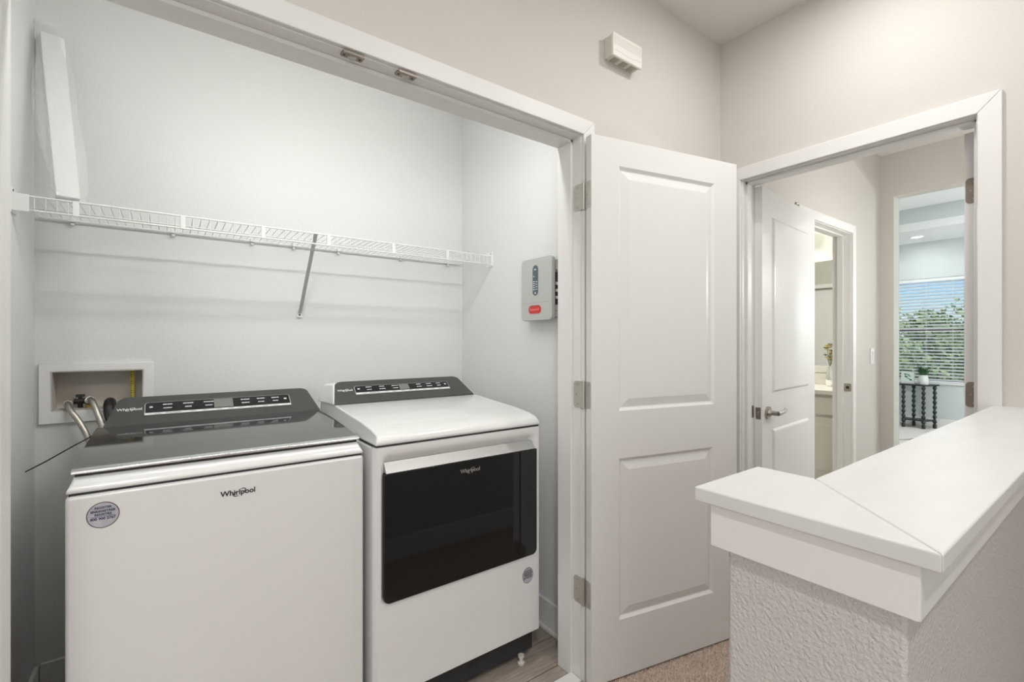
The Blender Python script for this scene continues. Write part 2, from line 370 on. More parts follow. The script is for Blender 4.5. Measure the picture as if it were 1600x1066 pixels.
bd = empty('bedroom_fill_lamp', (7.4, -1.0, 0), 'added tall white shaded floor lamp brightening the bedroom', 'lamp')  # unseen lamp, added to brighten the bedroom ceiling
MB().lathe([(.14, 0), (.14, .02), (.02, .04), (.012, .05), (.012, 1.25)], (7.4, -1.0, 0), 20).build('stand', 'nickel', bd, smooth=True)
MB().lathe([(.19, 1.22), (.14, 1.50)], (7.4, -1.0, 0), 24).build('shade', 'lens', bd, smooth=True)
globe('lamp', (7.4, -1.0, 1.62), BED_LAMP, .05, NEUT)
downlight(8.70, 1.98, BED * .35, NEUT, 'round recessed light in the bedroom soffit', z=SZ)
downlight(6.9, 1.3, BED, NEUT, 'added round recessed fill light in the bedroom tray', z=3.09)  # unseen tray light, added to brighten the bedroom
downlight(7.2, -.2, BED, NEUT, 'second added round recessed fill light in the bedroom tray', z=3.09)  # unseen, added for more light in bedroom and vestibule
fx = empty('closet_strip_light', (.5, WYB, 2.30), 'wall strip light above the closet door inside', 'light')
box('housing', 'plastic', -.12, 1.12, WYB, WYB + .03, 2.25, 2.35, fx, bevel=.004)
box('diffuser', 'lens', -.10, 1.10, WYB + .03, WYB + .055, 2.265, 2.335, fx, bevel=.008)
area('lamp', (.5, WYB + .06, 2.30), CLOSET, 1.2, (.98, 1, .98), (math.radians(72), 0, 0), 'RECTANGLE', .07)
area('lamp', (.5, WYB + .05, 2.262), CLOSET_DOWN, 1.2, (.98, 1, .98), (math.radians(24), 0, 0), 'RECTANGLE', .05)
vb = empty('vanity_light', (5.12, 2.35, 2.30), 'bar light above the bathroom mirror', 'light')
box('backplate', 'nickel', 5.085, 5.12, 2.0, 2.7, 2.25, 2.35, vb, bevel=.004)
for i in range(3):
    MB().lathe([(.03, 0), (.055, .02), (.06, .10), (.05, .12)], (5.03, 2.12 + .23 * i, 2.24), 18).build('shade', 'lens', vb, smooth=True)
globe('lamp', (4.86, 2.35, 2.36), BATH, .06, WARM)

# ------------------------------------------------------------------ trims
def casing_y(e, x0, x1, zt, y, w=.058, th=.016, dirn=-1, legs=(True, True)):   # casing on a wall whose normal is -Y
    y0, y1 = (y - th, y) if dirn < 0 else (y, y + th)
    MB().prism_y([(x0 - w, zt + w), (x0, zt), (x1, zt), (x1 + w, zt + w)], y0, y1).build('casing_head', 'trim', e, bevel=.003)
    if legs[0]: MB().prism_y([(x0 - w, 0), (x0, 0), (x0, zt), (x0 - w, zt + w)], y0, y1).build('casing_leg', 'trim', e, bevel=.003)
    if legs[1]: MB().prism_y([(x1, 0), (x1 + w, 0), (x1 + w, zt + w), (x1, zt)], y0, y1).build('casing_leg', 'trim', e, bevel=.003)
def casing_x(e, y0, y1, zt, x, w=.062, th=.016, dirn=-1):
    x0, x1 = (x - th, x) if dirn < 0 else (x, x + th)
    def pr(p): return MB().loft([(x0, a, b) for a, b in p], [(x1, a, b) for a, b in p])
    pr([(y0 - w, zt + w), (y0, zt), (y1, zt), (y1 + w, zt + w)]).build('casing_head', 'trim', e, bevel=.003)
    pr([(y0 - w, 0), (y0, 0), (y0, zt), (y0 - w, zt + w)]).build('casing_leg', 'trim', e, bevel=.003)
    pr([(y1, 0), (y1 + w, 0), (y1 + w, zt + w), (y1, zt)]).build('casing_leg', 'trim', e, bevel=.003)

# closet frame
t1 = struct(empty('trim_1', (.49, WY, 0), 'white frame around the laundry closet opening', 'trim'))
casing_y(t1, -.275, 1.260, 2.060, WY)
box('jamb', 'trim', 1.256, 1.275, WY - .001, WYB, 0, 2.056, t1)
box('jamb', 'trim', -.290, -.271, WY - .001, WYB, 0, 2.056, t1)
box('head_jamb', 'trim', -.290, 1.275, WY - .001, WYB, 2.056, 2.074, t1)
box('stop', 'trim', 1.244, 1.256, 1.312, WYB, 0, 2.056, t1, bevel=.002)
box('stop', 'trim', -.271, -.259, 1.312, WYB, 0, 2.056, t1, bevel=.002)
box('head_stop', 'trim', -.271, 1.256, 1.312, WYB, 2.044, 2.056, t1, bevel=.002)
for cxm in (.404, .558):
    p = MB().prism_z(rrect(cxm - .030, cxm + .030, 1.267, 1.295, .006, 3), 2.0525, 2.0562).build('catch_plate', 'hinge_dark', t1, bevel=.0012)
    tag(p, 'grey metal ball catch plate under the head')
    MB().lathe([(.010, 2.0485), (.0125, 2.0525)], (cxm, 1.283, 0), 14).build('catch_cup', 'nickel', p, smooth=True)
    for s_ in (-.021, .021): MB().lathe([(.003, 2.0515), (.0035, 2.0526)], (cxm + s_, 1.283, 0), 8).build('screw', 'gap', p)
    MB().box(cxm - .028, cxm + .028, 1.262, 1.2675, 2.048, 2.056).build('catch_lip', 'hinge_dark', p, bevel=.001)
# jamb-side hinge leaves belong to the frame
HZ = (1.826, 1.081, .341)
for z in HZ:
    h = MB().loft([(1.2555, y, zz) for y, zz in rrect(1.252, 1.305, z - .05, z + .05, .012, 4)], [(1.2536, y, zz) for y, zz in rrect(1.252, 1.305, z - .05, z + .05, .012, 4)]).build('hinge_leaf', 'hinge', t1)
    for dz in (-.037, 0, .037):
        yy = 1.292 if dz == 0 else 1.283
        MB().tube([(1.2536, yy, z + dz), (1.2528, yy, z + dz)], .0035, 8).build('screw', 'nickel', h)

# panel door in local coordinates: u along +X from hinge, face at y=0 (towards -Y), thickness towards +Y
def panel_face(mb, w, z0, z1, y, sgn, panels):
    # face with sunk rectangles: returns nothing, adds quads
    xs = sorted({0, w} | {p[0] for p in panels} | {p[1] for p in panels}); zs = sorted({z0, z1} | {p[2] for p in panels} | {p[3] for p in panels})
    for a, b in zip(xs, xs[1:]):
        for c, d in zip(zs, zs[1:]):
            if any(a >= p[0] - 1e-6 and b <= p[1] + 1e-6 and c >= p[2] - 1e-6 and d <= p[3] + 1e-6 for p in panels): continue
            mb.add([(a, y, c), (b, y, c), (b, y, d), (a, y, d)], [(0, 1, 2, 3)])
    for p in panels:
        rings = [(0, 0), (.010, .0085), (.016, .0095), (.040, .0095)]
        prev = None
        for ins, dep in rings:
            r = [(p[0] + ins, y + sgn * dep, p[2] + ins), (p[1] - ins, y + sgn * dep, p[2] + ins), (p[1] - ins, y + sgn * dep, p[3] - ins), (p[0] + ins, y + sgn * dep, p[3] - ins)]
            if prev:
                for i in range(4): mb.add([prev[i], prev[(i+1) % 4], r[(i+1) % 4], r[i]], [(0, 1, 2, 3)])
            prev = r
        mb.add(prev, [(0, 1, 2, 3)])
def door(root, w, z0, z1, th, panels):
    mb = MB()
    panel_face(mb, w, z0, z1, 0, 1, panels); panel_face(mb, w, z0, z1, th, -1, panels)
    mb.add([(0,0,z0),(0,th,z0),(0,th,z1),(0,0,z1)], [(0,1,2,3)]); mb.add([(w,0,z0),(w,th,z0),(w,th,z1),(w,0,z1)], [(0,1,2,3)])
    mb.add([(0,0,z0),(w,0,z0),(w,th,z0),(0,th,z0)], [(0,1,2,3)]); mb.add([(0,0,z1),(w,0,z1),(w,th,z1),(0,th,z1)], [(0,1,2,3)])
    leaf = mb.build('door_leaf', 'door', root)
    for p in panels:
        for side in (0, 1):
            a = .014; b = .045
            f = [(p[0] + a, p[1] - a, p[2] + a, p[3] - a), (p[0] + b, p[1] - b, p[2] + b, p[3] - b)]
            yy = (.0090, .0012) if side == 0 else (th - .0090, th - .0012)
            A = [(f[0][0], yy[0], f[0][2]), (f[0][1], yy[0], f[0][2]), (f[0][1], yy[0], f[0][3]), (f[0][0], yy[0], f[0][3])]
            B = [(f[1][0], yy[1], f[1][2]), (f[1][1], yy[1], f[1][2]), (f[1][1], yy[1], f[1][3]), (f[1][0], yy[1], f[1][3])]
            MB().loft(A, B).build('raised_panel', 'door', root)
    return leaf
def edge_hinges(root, zs, th, m, flip=False):
    for z in zs:
        y0, y1 = (th * .12, th + .004) if not flip else (-.004, th * .88)
        pr = rrect(y0, y1, z - .05, z + .05, .010, 4)
        h = MB().loft([(0.0005, y, zz) for y, zz in pr], [(-.0016, y, zz) for y, zz in pr]).build('hinge_leaf', m, root)
        for dz in (-.037, 0, .037):
            MB().tube([(-.0016, y0 + (y1 - y0) * (.35 if dz else .6), z + dz), (-.0026, y0 + (y1 - y0) * (.35 if dz else .6), z + dz)], .003, 8).build('screw', 'nickel', h)
        MB().tube([(-.006, (th + .008) if not flip else -.008, z - .052), (-.006, (th + .008) if not flip else -.008, z + .052)], .0055, 10).build('knuckle', m, h, smooth=True)
P2 = [(.124, .612, 1.018, 1.943), (.124, .606, .228, .838)]
d1 = struct(empty('door_1', (1.2523, 1.2112, 0), 'white two panel closet door swung open beside the dryer', 'door', rotz=math.atan2(-.1571, .7214), local=True))
door(d1, .742, .012, 2.044, .035, P2)
edge_hinges(d1, HZ, .035, 'hinge')

# half wall with mitred cap
kw = struct(empty('wall_half', (.645, .155, 0), 'textured half wall with a white L shaped cap', 'wall'))
MB().prism_z([(.645, .155), (WX, .155), (WX, .280), (.792, .280), (.792, .357), (.645, .357)], 0, .99).build('wall_body', 'wall_knee', kw, bevel=.006)
ax0, ay0, ax1, ay1, ain = .633, .141, .804, .377, .293
for nm, prof in (('apron', [(ax0, ay0), (ax0 + .014, ay0 + .014), (ax0 + .014, ay1 - .014), (ax0, ay1)]),
                 ('apron', [(ax0, ay0), (WX, ay0), (WX, ay0 + .014), (ax0 + .014, ay0 + .014)]),
                 ('apron', [(ax0, ay1), (ax0 + .014, ay1 - .014), (ax1 - .014, ay1 - .014), (ax1, ay1)]),
                 ('apron', [(ax1, ay1), (ax1 - .014, ay1 - .014), (ax1 - .014, ain), (ax1, ain + .0)]),
                 ('apron', [(ax1 - .014, ain), (ax1 - .014, ain - .013), (WX, ain - .013), (WX, ain)])):
    MB().prism_z(prof, .985, 1.046).build(nm, 'trim', kw, bevel=.0022)
MB().prism_z([(.647, .157), (WX, .157), (WX, .278), (.79, .278), (.79, .355), (.647, .355)], .99, 1.045).build('wall_core', 'wall_knee', kw)
cx0, cy0, cx1, cy1, cin = .625, .122, .814, .397, .309
MB().prism_z([(cx0, cy0), (cx1 - .0002, cin - .0002), (cx1 - .0002, cy1), (cx0, cy1)], 1.046, 1.067).build('cap_board', 'cap', kw, bevel=.0028, seg=3)
MB().prism_z([(cx0 + .0012, cy0), (WX, cy0), (WX, cin), (cx1 + .001, cin)], 1.046, 1.0667).build('cap_board', 'cap', kw, bevel=.0028, seg=3)
struct(box('baseboard_half', 'trim', .80, WX, .280, .293, 0, .13, bevel=.004))
struct(MB().box(.632, .645, .155, .357, 0, .0).box(.66, .792, .357, .370, 0, .13).build('baseboard_half_end', 'trim', bevel=.004)) if False else None

# entry doorway frame + door
t2 = struct(empty('trim_2', (WX, .75, 0), 'white frame around the open doorway at right', 'trim'))
casing_x(t2, .346, 1.164, 2.056, WX, w=.060)
box('jamb', 'trim', WX - .001, WXB + .001, .331, .350, 0, 2.053, t2)
box('jamb', 'trim', WX - .001, WXB + .001, 1.160, 1.179, 0, 2.053, t2)
box('head_jamb', 'trim', WX - .001, WXB + .001, .331, 1.179, 2.053, 2.074, t2)
box('stop', 'trim', 2.262, 2.300, 1.149, 1.160, 0, 2.053, t2, bevel=.002)
box('stop', 'trim', 2.262, 2.300, .350, .361, 0, 2.053, t2, bevel=.002)
box('head_stop', 'trim', 2.262, 2.300, .350, 1.160, 2.041, 2.053, t2, bevel=.002)
tag(box('strike_plate', 'hinge_dark', 2.303, 2.338, 1.1585, 1.1605, .905, .965, t2), 'dark metal strike plate')
t2b = struct(empty('trim_3', (WXB, .75, 0)))
casing_x(t2b, .346, 1.164, 2.056, WXB, w=.058, dirn=1)
d2 = struct(empty('door_2', (2.362, .402, 0), 'white door folded away behind the right jamb showing hinge plates', 'door', rotz=math.radians(-1), local=True))
# local: hinge edge at x=0; visible edge faces -X, leaf runs +X; local y=0 is the far (+Y) side here
mb_root = d2
door(d2, .795, .012, 2.044, -.038, [])
for z in (1.831, 1.087, .341):
    pr = rrect(-.037, -.003, z - .046, z + .046, .0128, 5)
    pr = [(min(max(y, -.037), -.003), zz) for y, zz in pr]
    pr2 = [(-.0375, z - .046), (-.015, z - .046)] + [(-.015 + .012 * math.sin(q), z - .034 - .012 * math.cos(q)) for q in [PI/2*i/5 for i in range(1, 6)]] + [(-.015 + .012 * math.cos(q), z + .034 + .012 * math.sin(q)) for q in [PI/2*i/5 for i in range(0, 6)]] + [(-.0375, z + .046)]
    h = tag(MB().loft([(.0005, y, zz) for y, zz in pr2], [(-.0014, y, zz) for y, zz in pr2]).build('hinge_leaf', 'hinge_dark', d2), 'bronze grey hinge plate with rounded corners')
    for yy, dz in ((-.024, .03), (-.024, -.03), (-.017, 0)):
        MB().tube([(-.0014, yy, z + dz), (-.0022, yy, z + dz)], .003, 8).build('screw', 'nickel', h)

# bathroom doorway frame + folded-back door
t3 = struct(empty('trim_4', (3.55, WY, 0), 'white frame around the bathroom opening beyond', 'trim'))
casing_y(t3, 3.146, 3.964, 2.058, WY)
box('jamb', 'trim', 3.960, 3.976, WY - .001, WYB, 0, 2.054, t3)
box('jamb', 'trim', 3.134, 3.150, WY - .001, WYB, 0, 2.054, t3)
box('head_jamb', 'trim', 3.134, 3.976, WY - .001, WYB, 2.054, 2.074, t3)
box('stop', 'trim', 3.949, 3.960, 1.315, 1.353, 0, 2.054, t3, bevel=.002)
box('head_stop', 'trim', 3.150, 3.960, 1.315, 1.353, 2.043, 2.054, t3, bevel=.002)
sp = tag(MB().loft([(3.9605, y, z) for y, z in rrect(1.268, 1.312, .920, .978, .008, 3)], [(3.9585, y, z) for y, z in rrect(1.268, 1.312, .920, .978, .008, 3)]).build('strike_plate', 'nickel', t3), 'satin nickel strike plate')
MB().tube([(3.9586, 1.29, .949), (3.958, 1.29, .949)], .011, 14).build('strike_hole', 'gap', sp)
d3 = struct(empty('door_3', (3.148, 1.195, 0), 'white two panel bathroom door with lever handle folded back', 'door', rotz=PI + math.atan2(.0711, .8031), local=True))
# local x from hinge towards -X world; visible face (-Y world) is local +Y
door(d3, .800, .012, 2.044, -.035, [(.128, .672, 1.022, 1.912), (.128, .672, .235, .835)])
lv = tag(MB().tube([(.735, .0005, .925), (.735, .010, .925)], .032, 24).tube([(.735, .010, .925), (.735, .022, .925)], [.020, .013], 16).tube([(.735, .022, .925), (.735, .050, .925)], .0115, 14).build('lever_handle', 'nickel', d3, smooth=True), 'satin nickel lever handle on round rose')
MB().tube([(.740, .050, .925), (.700, .052, .926), (.655, .052, .929), (.625, .047, .933), (.612, .040, .936)], [.0115, .0105, .009, .008, .006], 12).build('lever', 'nickel', lv, smooth=True)
lp = tag(box('latch_plate', 'hinge_dark', .7995, .8012, -.030, -.006, .897, .955, d3), 'grey latch plate on the door edge')
MB().box(.8012, .808, -.024, -.012, .917, .935).build('latch_bolt', 'nickel', lp, bevel=.002)
hk = tag(MB().tube([(.33, .001, 2.052), (.31, .006, 2.052)], .006, 10).box(.305, .335, -.012, .002, 2.044, 2.050).build('over_door_hook', 'nickel', d3), 'small metal hook on the door top')

# baseboards
struct(box('baseboard_closet_right', 'trim', 1.357, 1.371, WYB, 2.35, 0, .131, bevel=.004))
struct(box('baseboard_closet_left', 'trim', -.381, -.367, WYB, 2.336, 0, .131, bevel=.004))
struct(box('baseboard_closet_back', 'trim', -.367, 1.357, 2.336, 2.35, 0, .131, bevel=.004))
struct(MB().box(1.357, 1.371, WYB, 2.35, 0, .0).box(1.343, 1.357, WYB, 2.336, 0, .022).build('trim_shoe', 'trim', bevel=.004)) if False else struct(box('trim_shoe', 'trim', 1.343, 1.357, WYB, 2.336, 0, .022, bevel=.006))
struct(box('baseboard_hall', 'trim', 1.319, WX, WY - .013, WY, 0, .131, bevel=.004))
struct(box('baseboard_hall_back', 'trim', -2.6, WX, -2.4, -2.387, 0, .131, bevel=.004))
struct(box('baseboard_vestibule', 'trim', 4.023, 4.6, WY - .013, WY, 0, .131, bevel=.004))
struct(box('baseboard_window', 'trim', BX - .013, BX, -1.6, 3.6, 0, .131, bevel=.004))

# carpet pile
mb = MB(); sx = .0068; y = .30
vs_, fs_ = [], []
while y < 1.258:
    x = .20
    while x < 2.215:
        px = x + random.uniform(-.003, .003); pyy = y + random.uniform(-.003, .003)
        if not ((px > .63 and pyy < .30) or (.63 < px < .81 and pyy < .37)) and px > -.1:
            h = random.uniform(.006, .013); r = random.uniform(.0022, .0038); dx, dy = random.uniform(-.004, .004), random.uniform(-.004, .004); a = random.uniform(0, 2)
            b = len(vs_)
            for q in (0, 2.094, 4.189): vs_.append((px + r * math.cos(q + a), pyy + r * math.sin(q + a), 0))
            vs_.append((px + dx, pyy + dy, h)); fs_ += [(b, b+1, b+3), (b+1, b+2, b+3), (b+2, b, b+3)]
        x += sx
    y += sx
pile = MB().add(vs_, fs_).build('carpet_pile', 'pile')
tag(pile, 'short brown beige carpet pile on the hall floor', 'carpet', kind='stuff')

# ------------------------------------------------------------------ washer
wx0, wx1 = -.195, .514
ws = empty('washing_machine', (.16, 1.85, 0), 'white top load washing machine with dark glass lid', 'washer')
box('cabinet', 'appl2', wx0, wx1, 1.510, 2.200, .025, .912, ws, bevel=.010, seg=3)
for fxp in (wx0 + .05, wx1 - .05):
    for fyp in (1.56, 2.15): MB().lathe([(.02, 0), (.02, .012), (.008, .014), (.008, .03)], (fxp, fyp, 0), 12).build('foot', 'rubber', ws)
prof = [(1.514, .917), (1.512, .926), (1.520, .940), (1.536, .951), (1.56, .9545), (2.04, .985), (2.198, .990), (2.198, .917)]
MB().loft([(wx0 + .001 if z < .93 else wx0 + .012, y, z) for y, z in prof], [(wx1 - .001 if z < .93 else wx1 - .012, y, z) for y, z in prof]).build('top_cover', 'appl', ws, bevel=.004, seg=3, angle=50)
box('seam', 'gap', wx0 + .006, wx1 - .006, 1.518, 2.19, .910, .919, ws)
# glass lid: slightly domed sheet
lx0, lx1 = wx0 + .009, wx1 - .009
box('lid_gap_shade', 'rubber', wx0 + .014, wx1 - .014, 1.541, 1.56, .949, .9602, ws)  # black strip standing in for the shadow gap under the lid trim
ny = 10; A = []; B = []
for i in range(ny + 1):
    t = i / ny; yy = 1.552 + t * (2.040 - 1.552); zz = .9685 + .0285 * t + .006 * math.sin(PI * t); A.append((yy, zz))
pr = A + [(2.040, .9865), (1.552, .9605)]
lidp = MB().loft([(lx0, y, z) for y, z in pr], [(lx1, y, z) for y, z in pr]).build('lid', 'glass_lid', ws, smooth=True)
tag(lidp, 'dark smoked glass lid')
MB().prism_x([(1.528, .9600), (1.553, .9600), (1.553, .9705), (1.541, .9705), (1.530, .9665)], lx0 - .001, lx1 + .001).build('lid_trim', 'chrome', lidp, bevel=.002)
# console
def cpt(x, t, off=0):      # point on washer console face: t 0 bottom .. 1 top
    y = 2.040 + .112 * t; z = .995 + .0865 * t; n = Vector((0, -.0865, .112)).normalized()
    n = Vector((0, -.611, .791)); return Vector((x, y, z)) + n * off
def console(root, m, x0b, x1b, x0t, x1t, yb, zb, yt, zt, yback, zback):
    r = .028; front = []
    dy, dz = yt - yb, zt - zb; L = math.hypot(dy, dz)
    def pt(x, t): return (x, yb + dy * t, zb + dz * t)
    out = [pt(x0b, 0), pt(x1b, 0)]
    tc = 1 - r / L * .9
    def lerp(a, b, t): return a + (b - a) * t
    xr = lerp(x1b, x1t, tc); xl = lerp(x0b, x0t, tc)
    out += [pt(lerp(xr, x1t - r, i / 5) if False else xr - (xr - (x1t - r)) * (1 - math.cos(PI/2 * i / 5)), tc + (1 - tc) * math.sin(PI/2 * i / 5)) for i in range(6)]
    out += [pt(xl + ((x0t + r) - xl) * (1 - math.cos(PI/2 * i / 5)), tc + (1 - tc) * math.sin(PI/2 * i / 5)) for i in range(5, -1, -1)]
    back = []
    for x, y, z in out:
        t = (z - zb) / dz; back.append((x, yback, z - .012 * t - (zb - zback) * (1 - t)))
    return MB().loft(out, back)
cs = console(ws, 'console', wx0 + .022, wx1 - .001, -.135, .480, 2.040, .995, 2.152, 1.0815, 2.200, .96).build('console', 'console', ws, bevel=.0025, seg=2)
RT = Vector((1, 0, 0)); UPW = Vector((0, .112, .0865)).normalized()
def on_face(base, up, n):
    def f(x, s, off=0): return Vector((x, base[1], base[2])) + up * s + n * off
    return f
def control(cs, f, up, x0, x1, s0, s1, xd0, xd1):
    n = RT.cross(up)
    def shape(pts, m, nm, off, par): return MB().loft([f(x, s, 0) for x, s in pts], [f(x, s, off) for x, s in pts]).build(nm, m, par)
    r = .012
    def top_round(a, b, c, d, r):
        P = [(a, c), (b, c)]
        P += [(b - r + r * math.cos(q), d - r + r * math.sin(q)) for q in [PI/2*i/5 for i in range(6)]]
        P += [(a + r + r * math.cos(q), d - r + r * math.sin(q)) for q in [PI/2 + PI/2*i/5 for i in range(6)]]
        return P
    bz = shape(top_round(x0, x1, s0, s1, r), 'silver', 'control_bezel', .0012, cs)
    pan = shape(top_round(x0 + .0025, x1 - .0025, s0 + .011, s1 - .0022, r - .002), 'panel_black', 'control_panel', .0022, cs)
    shape([(x0 + .001, s0), (x1 - .001, s0), (x1 - .001, s0 + .010), (x0 + .001, s0 + .010)], 'print', 'option_strip', .002, cs)
    h = s1 - s0
    shape([(xd0, s0 + .014), (xd1, s0 + .014), (xd1, s1 - .005), (xd0, s1 - .005)], 'display', 'display', .003, cs)
    mb = MB()
    def bar(xc, sc, w, hh, off=.0032):
        k = max(2, int(w / .0032)); step = w / k
        for i in range(k):
            a = xc - w / 2 + i * step; hh2 = hh * random.uniform(.7, 1.1)
            mb.add([f(a, sc - hh2/2, off), f(a + step * .8, sc - hh2/2, off), f(a + step * .8, sc + hh2/2, off), f(a, sc + hh2/2, off)], [(0, 1, 2, 3)])
    sm = (s0 + .011 + s1) / 2; hh = (s1 - s0) * .09
    for fr in (.14, .27, .405, .66, .775, .885):
        xc = x0 + (x1 - x0) * fr
        bar(xc, sm + (s1 - s0) * .16, random.uniform(.022, .034), hh); bar(xc, sm - (s1 - s0) * .13, random.uniform(.018, .030), hh)
    for fr in (.04, .962): 
        xc = x0 + (x1 - x0) * fr; bar(xc, sm, .010, hh * 1.6)
    mb.build('button_lettering', 'print', pan)['kind'] = 'stuff'
    mb = MB()
    for fr in (.08, .16, .21, .30, .38, .47, .55, .62, .71, .80, .88): bar(x0 + (x1 - x0) * fr, s0 + .005, .018 if fr != .16 else .03, .0028, .0024)
    mb.build('strip_lettering', 'display', pan)['kind'] = 'stuff'
fW = on_face((0, 2.040, .995), UPW, RT.cross(UPW))
control(cs, fW, UPW, -.065, .408, .044, .107, .143, .205)
logo(cs, fW(-.106, .078, .0006), RT, UPW, .062, 'print')
logo(ws, (.160, 1.5095, .859), RT, (0, 0, 1), .076, 'print_dark')
# oval sticker
def sticker(root, cx_, y, cz_, a, b, tilt, lines):
    c, s_ = math.cos(tilt), math.sin(tilt)
    def ell(k, kk): return [(cx_ + kk * (a * math.cos(q) * c - b * math.sin(q) * s_), cz_ + kk * (a * math.cos(q) * s_ + b * math.sin(q) * c)) for q in [2*PI*i/40 for i in range(40)]]
    st = MB().prism_y(ell(0, 1), y - .0004, y + .0005).build('sticker', 'sticker_rim', root); tag(st, 'round silver registration sticker')
    MB().prism_y(ell(0, .94), y - .0007, y).build('sticker_face', 'sticker', st)
    mb = MB()
    for txt, size, dz in lines:
        t = text_mb(txt, size, (cx_, y - .0008, cz_ + dz), RT, (0, 0, 1), bold=.035); mb.add(t.v, t.f)
    mb.box(cx_ - a * .72, cx_ + a * .72, y - .0010, y - .0008, cz_ - b * .12, cz_ - b * .09)
    mb.build('sticker_lettering', 'print_navy', st)
sticker(ws, -.126, 1.5095, .858, .031, .0315, 0, [('REGISTER', .0075, .018), ('ENREGISTRER', .0075, .0095), ('REGISTRE', .0075, .0015), ('800 900 2767', .0085, -.0085)])

# ------------------------------------------------------------------ dryer
dx0, dx1, dyf, dyb = .533, 1.219, 1.460, 2.160
dr = empty('dryer', (.876, 1.81, 0), 'white front load dryer with black glass door', 'dryer')
box('cabinet', 'appl2', dx0, dx1, dyf + .03, dyb, .118, .936, dr, bevel=.006)
# front panel as a height field with the scooped handle pocket
nx, nz = 72, 84; z0, z1 = .112, .938
def sst(a, b, x):
    t = max(0, min(1, (x - a) / (b - a))); return t * t * (3 - 2 * t)
V = []; F = []
for j in range(nz + 1):
    z = z0 + (z1 - z0) * j / nz
    for i in range(nx + 1):
        x = dx0 + (dx1 - dx0) * i / nx
        e = min(x - dx0, dx1 - x, z - z0); d = 0
        R_ = .014
        if e < R_: d = R_ - math.sqrt(max(0, R_ * R_ - (R_ - e) ** 2))
        px = sst(.552, .580, x) * (1 - sst(1.168, 1.197, x))
        pz = 1 - sst(.872, .920, z)
        pocket = .030 * px * (pz if z > .86 else 1) * (1 if z > .44 else 0)
        V.append((x, dyf + d + (pocket if .435 < z else 0), z))
o_ = len(V)
for j in range(nz):
    for i in range(nx): F.append((j*(nx+1)+i, j*(nx+1)+i+1, (j+1)*(nx+1)+i+1, (j+1)*(nx+1)+i))
fp = MB().add(V, F)
ring = [j for j in range(nx + 1)] + [(j+1)*(nx+1)-1 for j in range(1, nz + 1)] + [nz*(nx+1)+i for i in range(nx - 1, -1, -1)] + [j*(nx+1) for j in range(nz - 1, 0, -1)]
o_ = len(fp.v)
for r in ring: v = fp.v[r]; fp.v.append((v[0], dyf + .034, v[2]))
for i in range(len(ring)): fp.f.append((ring[i], ring[(i+1) % len(ring)], o_ + (i+1) % len(ring), o_ + i))
fp.build('front_panel', 'appl', dr, smooth=True)
box('toe_kick', 'gap', dx0 + .012, dx1 - .018, dyf + .035, dyb - .01, .030, .120, dr)
box('toe_slot', 'rubber', .90, .918, dyf + .0345, dyf + .036, .05, .075, dr)
tag(MB().lathe([(.014, 0), (.016, .008), (.007, .012), (.007, .026), (.012, .028), (.012, .036)], (1.132, 1.478, 0), 14).build('leveling_foot', 'cream', dr, smooth=True), 'small cream leveling foot')
for fxp, fyp in ((dx0 + .06, 1.53), (dx0 + .06, 2.1), (dx1 - .06, 2.1)): MB().lathe([(.02, 0), (.02, .012), (.008, .014), (.008, .03)], (fxp, fyp, 0), 12).build('foot', 'rubber', dr)
prof = [(1.462, .944), (1.461, .955), (1.466, .968), (1.480, .978), (1.52, .988), (1.62, 1.001), (1.78, 1.012), (1.93, 1.024), (2.155, 1.028), (2.155, .944)]
def dx(z, y): return .002 if z < .96 else .010
MB().loft([(dx0 + dx(z, y), y, z) for y, z in prof], [(dx1 - dx(z, y), y, z) for y, z in prof]).build('top_cover', 'appl', dr, bevel=.006, seg=3, angle=40)
box('seam', 'gap', dx0 + .006, dx1 - .006, 1.468, 2.15, .936, .946, dr)
# shallow recess line on the top
MB().box(.60, 1.15, 1.545, 1.549, .9905, .9925).build('top_crease', 'appl2', dr, bevel=.0008)
# door
prD = []
g0, g1, gz0, gz1 = .559, 1.193, .432, .852
prD = [(g1, gz1), (g0, gz1)] + [(g0 + .022 - .022 * math.cos(q), gz0 + .022 - .022 * math.sin(q)) for q in [PI/2*i/5 for i in range(6)]] + [(g1 - .022 + .022 * math.sin(q), gz0 + .022 - .022 * math.cos(q)) for q in [PI/2*i/5 for i in range(6)]]
dd = tag(MB().prism_y(prD, dyf - .008, dyf + .028).build('door', 'door_glass', dr, bevel=.003, seg=2), 'black glass dryer door')
MB().loft([(g0 + .008, dyf - .007, gz1 + .001), (g0 + .008, dyf + .016, gz1 + .034), (g0 + .008, dyf + .026, gz1 + .034), (g0 + .008, dyf + .024, gz1 + .001)],
          [(g1 - .008, dyf - .007, gz1 + .001), (g1 - .008, dyf + .016, gz1 + .034), (g1 - .008, dyf + .026, gz1 + .034), (g1 - .008, dyf + .024, gz1 + .001)]).build('handle_strip', 'handle', dd, bevel=.0015)
logo(dd, (.881, dyf - .0085, .816), RT, (0, 0, 1), .074, 'silver')
sticker(dr, 1.152, dyf - .0002, .353, .0265, .031, 0, [('REGISTER', .0078, .017), ('ENREGISTRER', .0072, .0088), ('REGISTRE', .0078, .001), ('800 900 2767', .0078, -.009)])
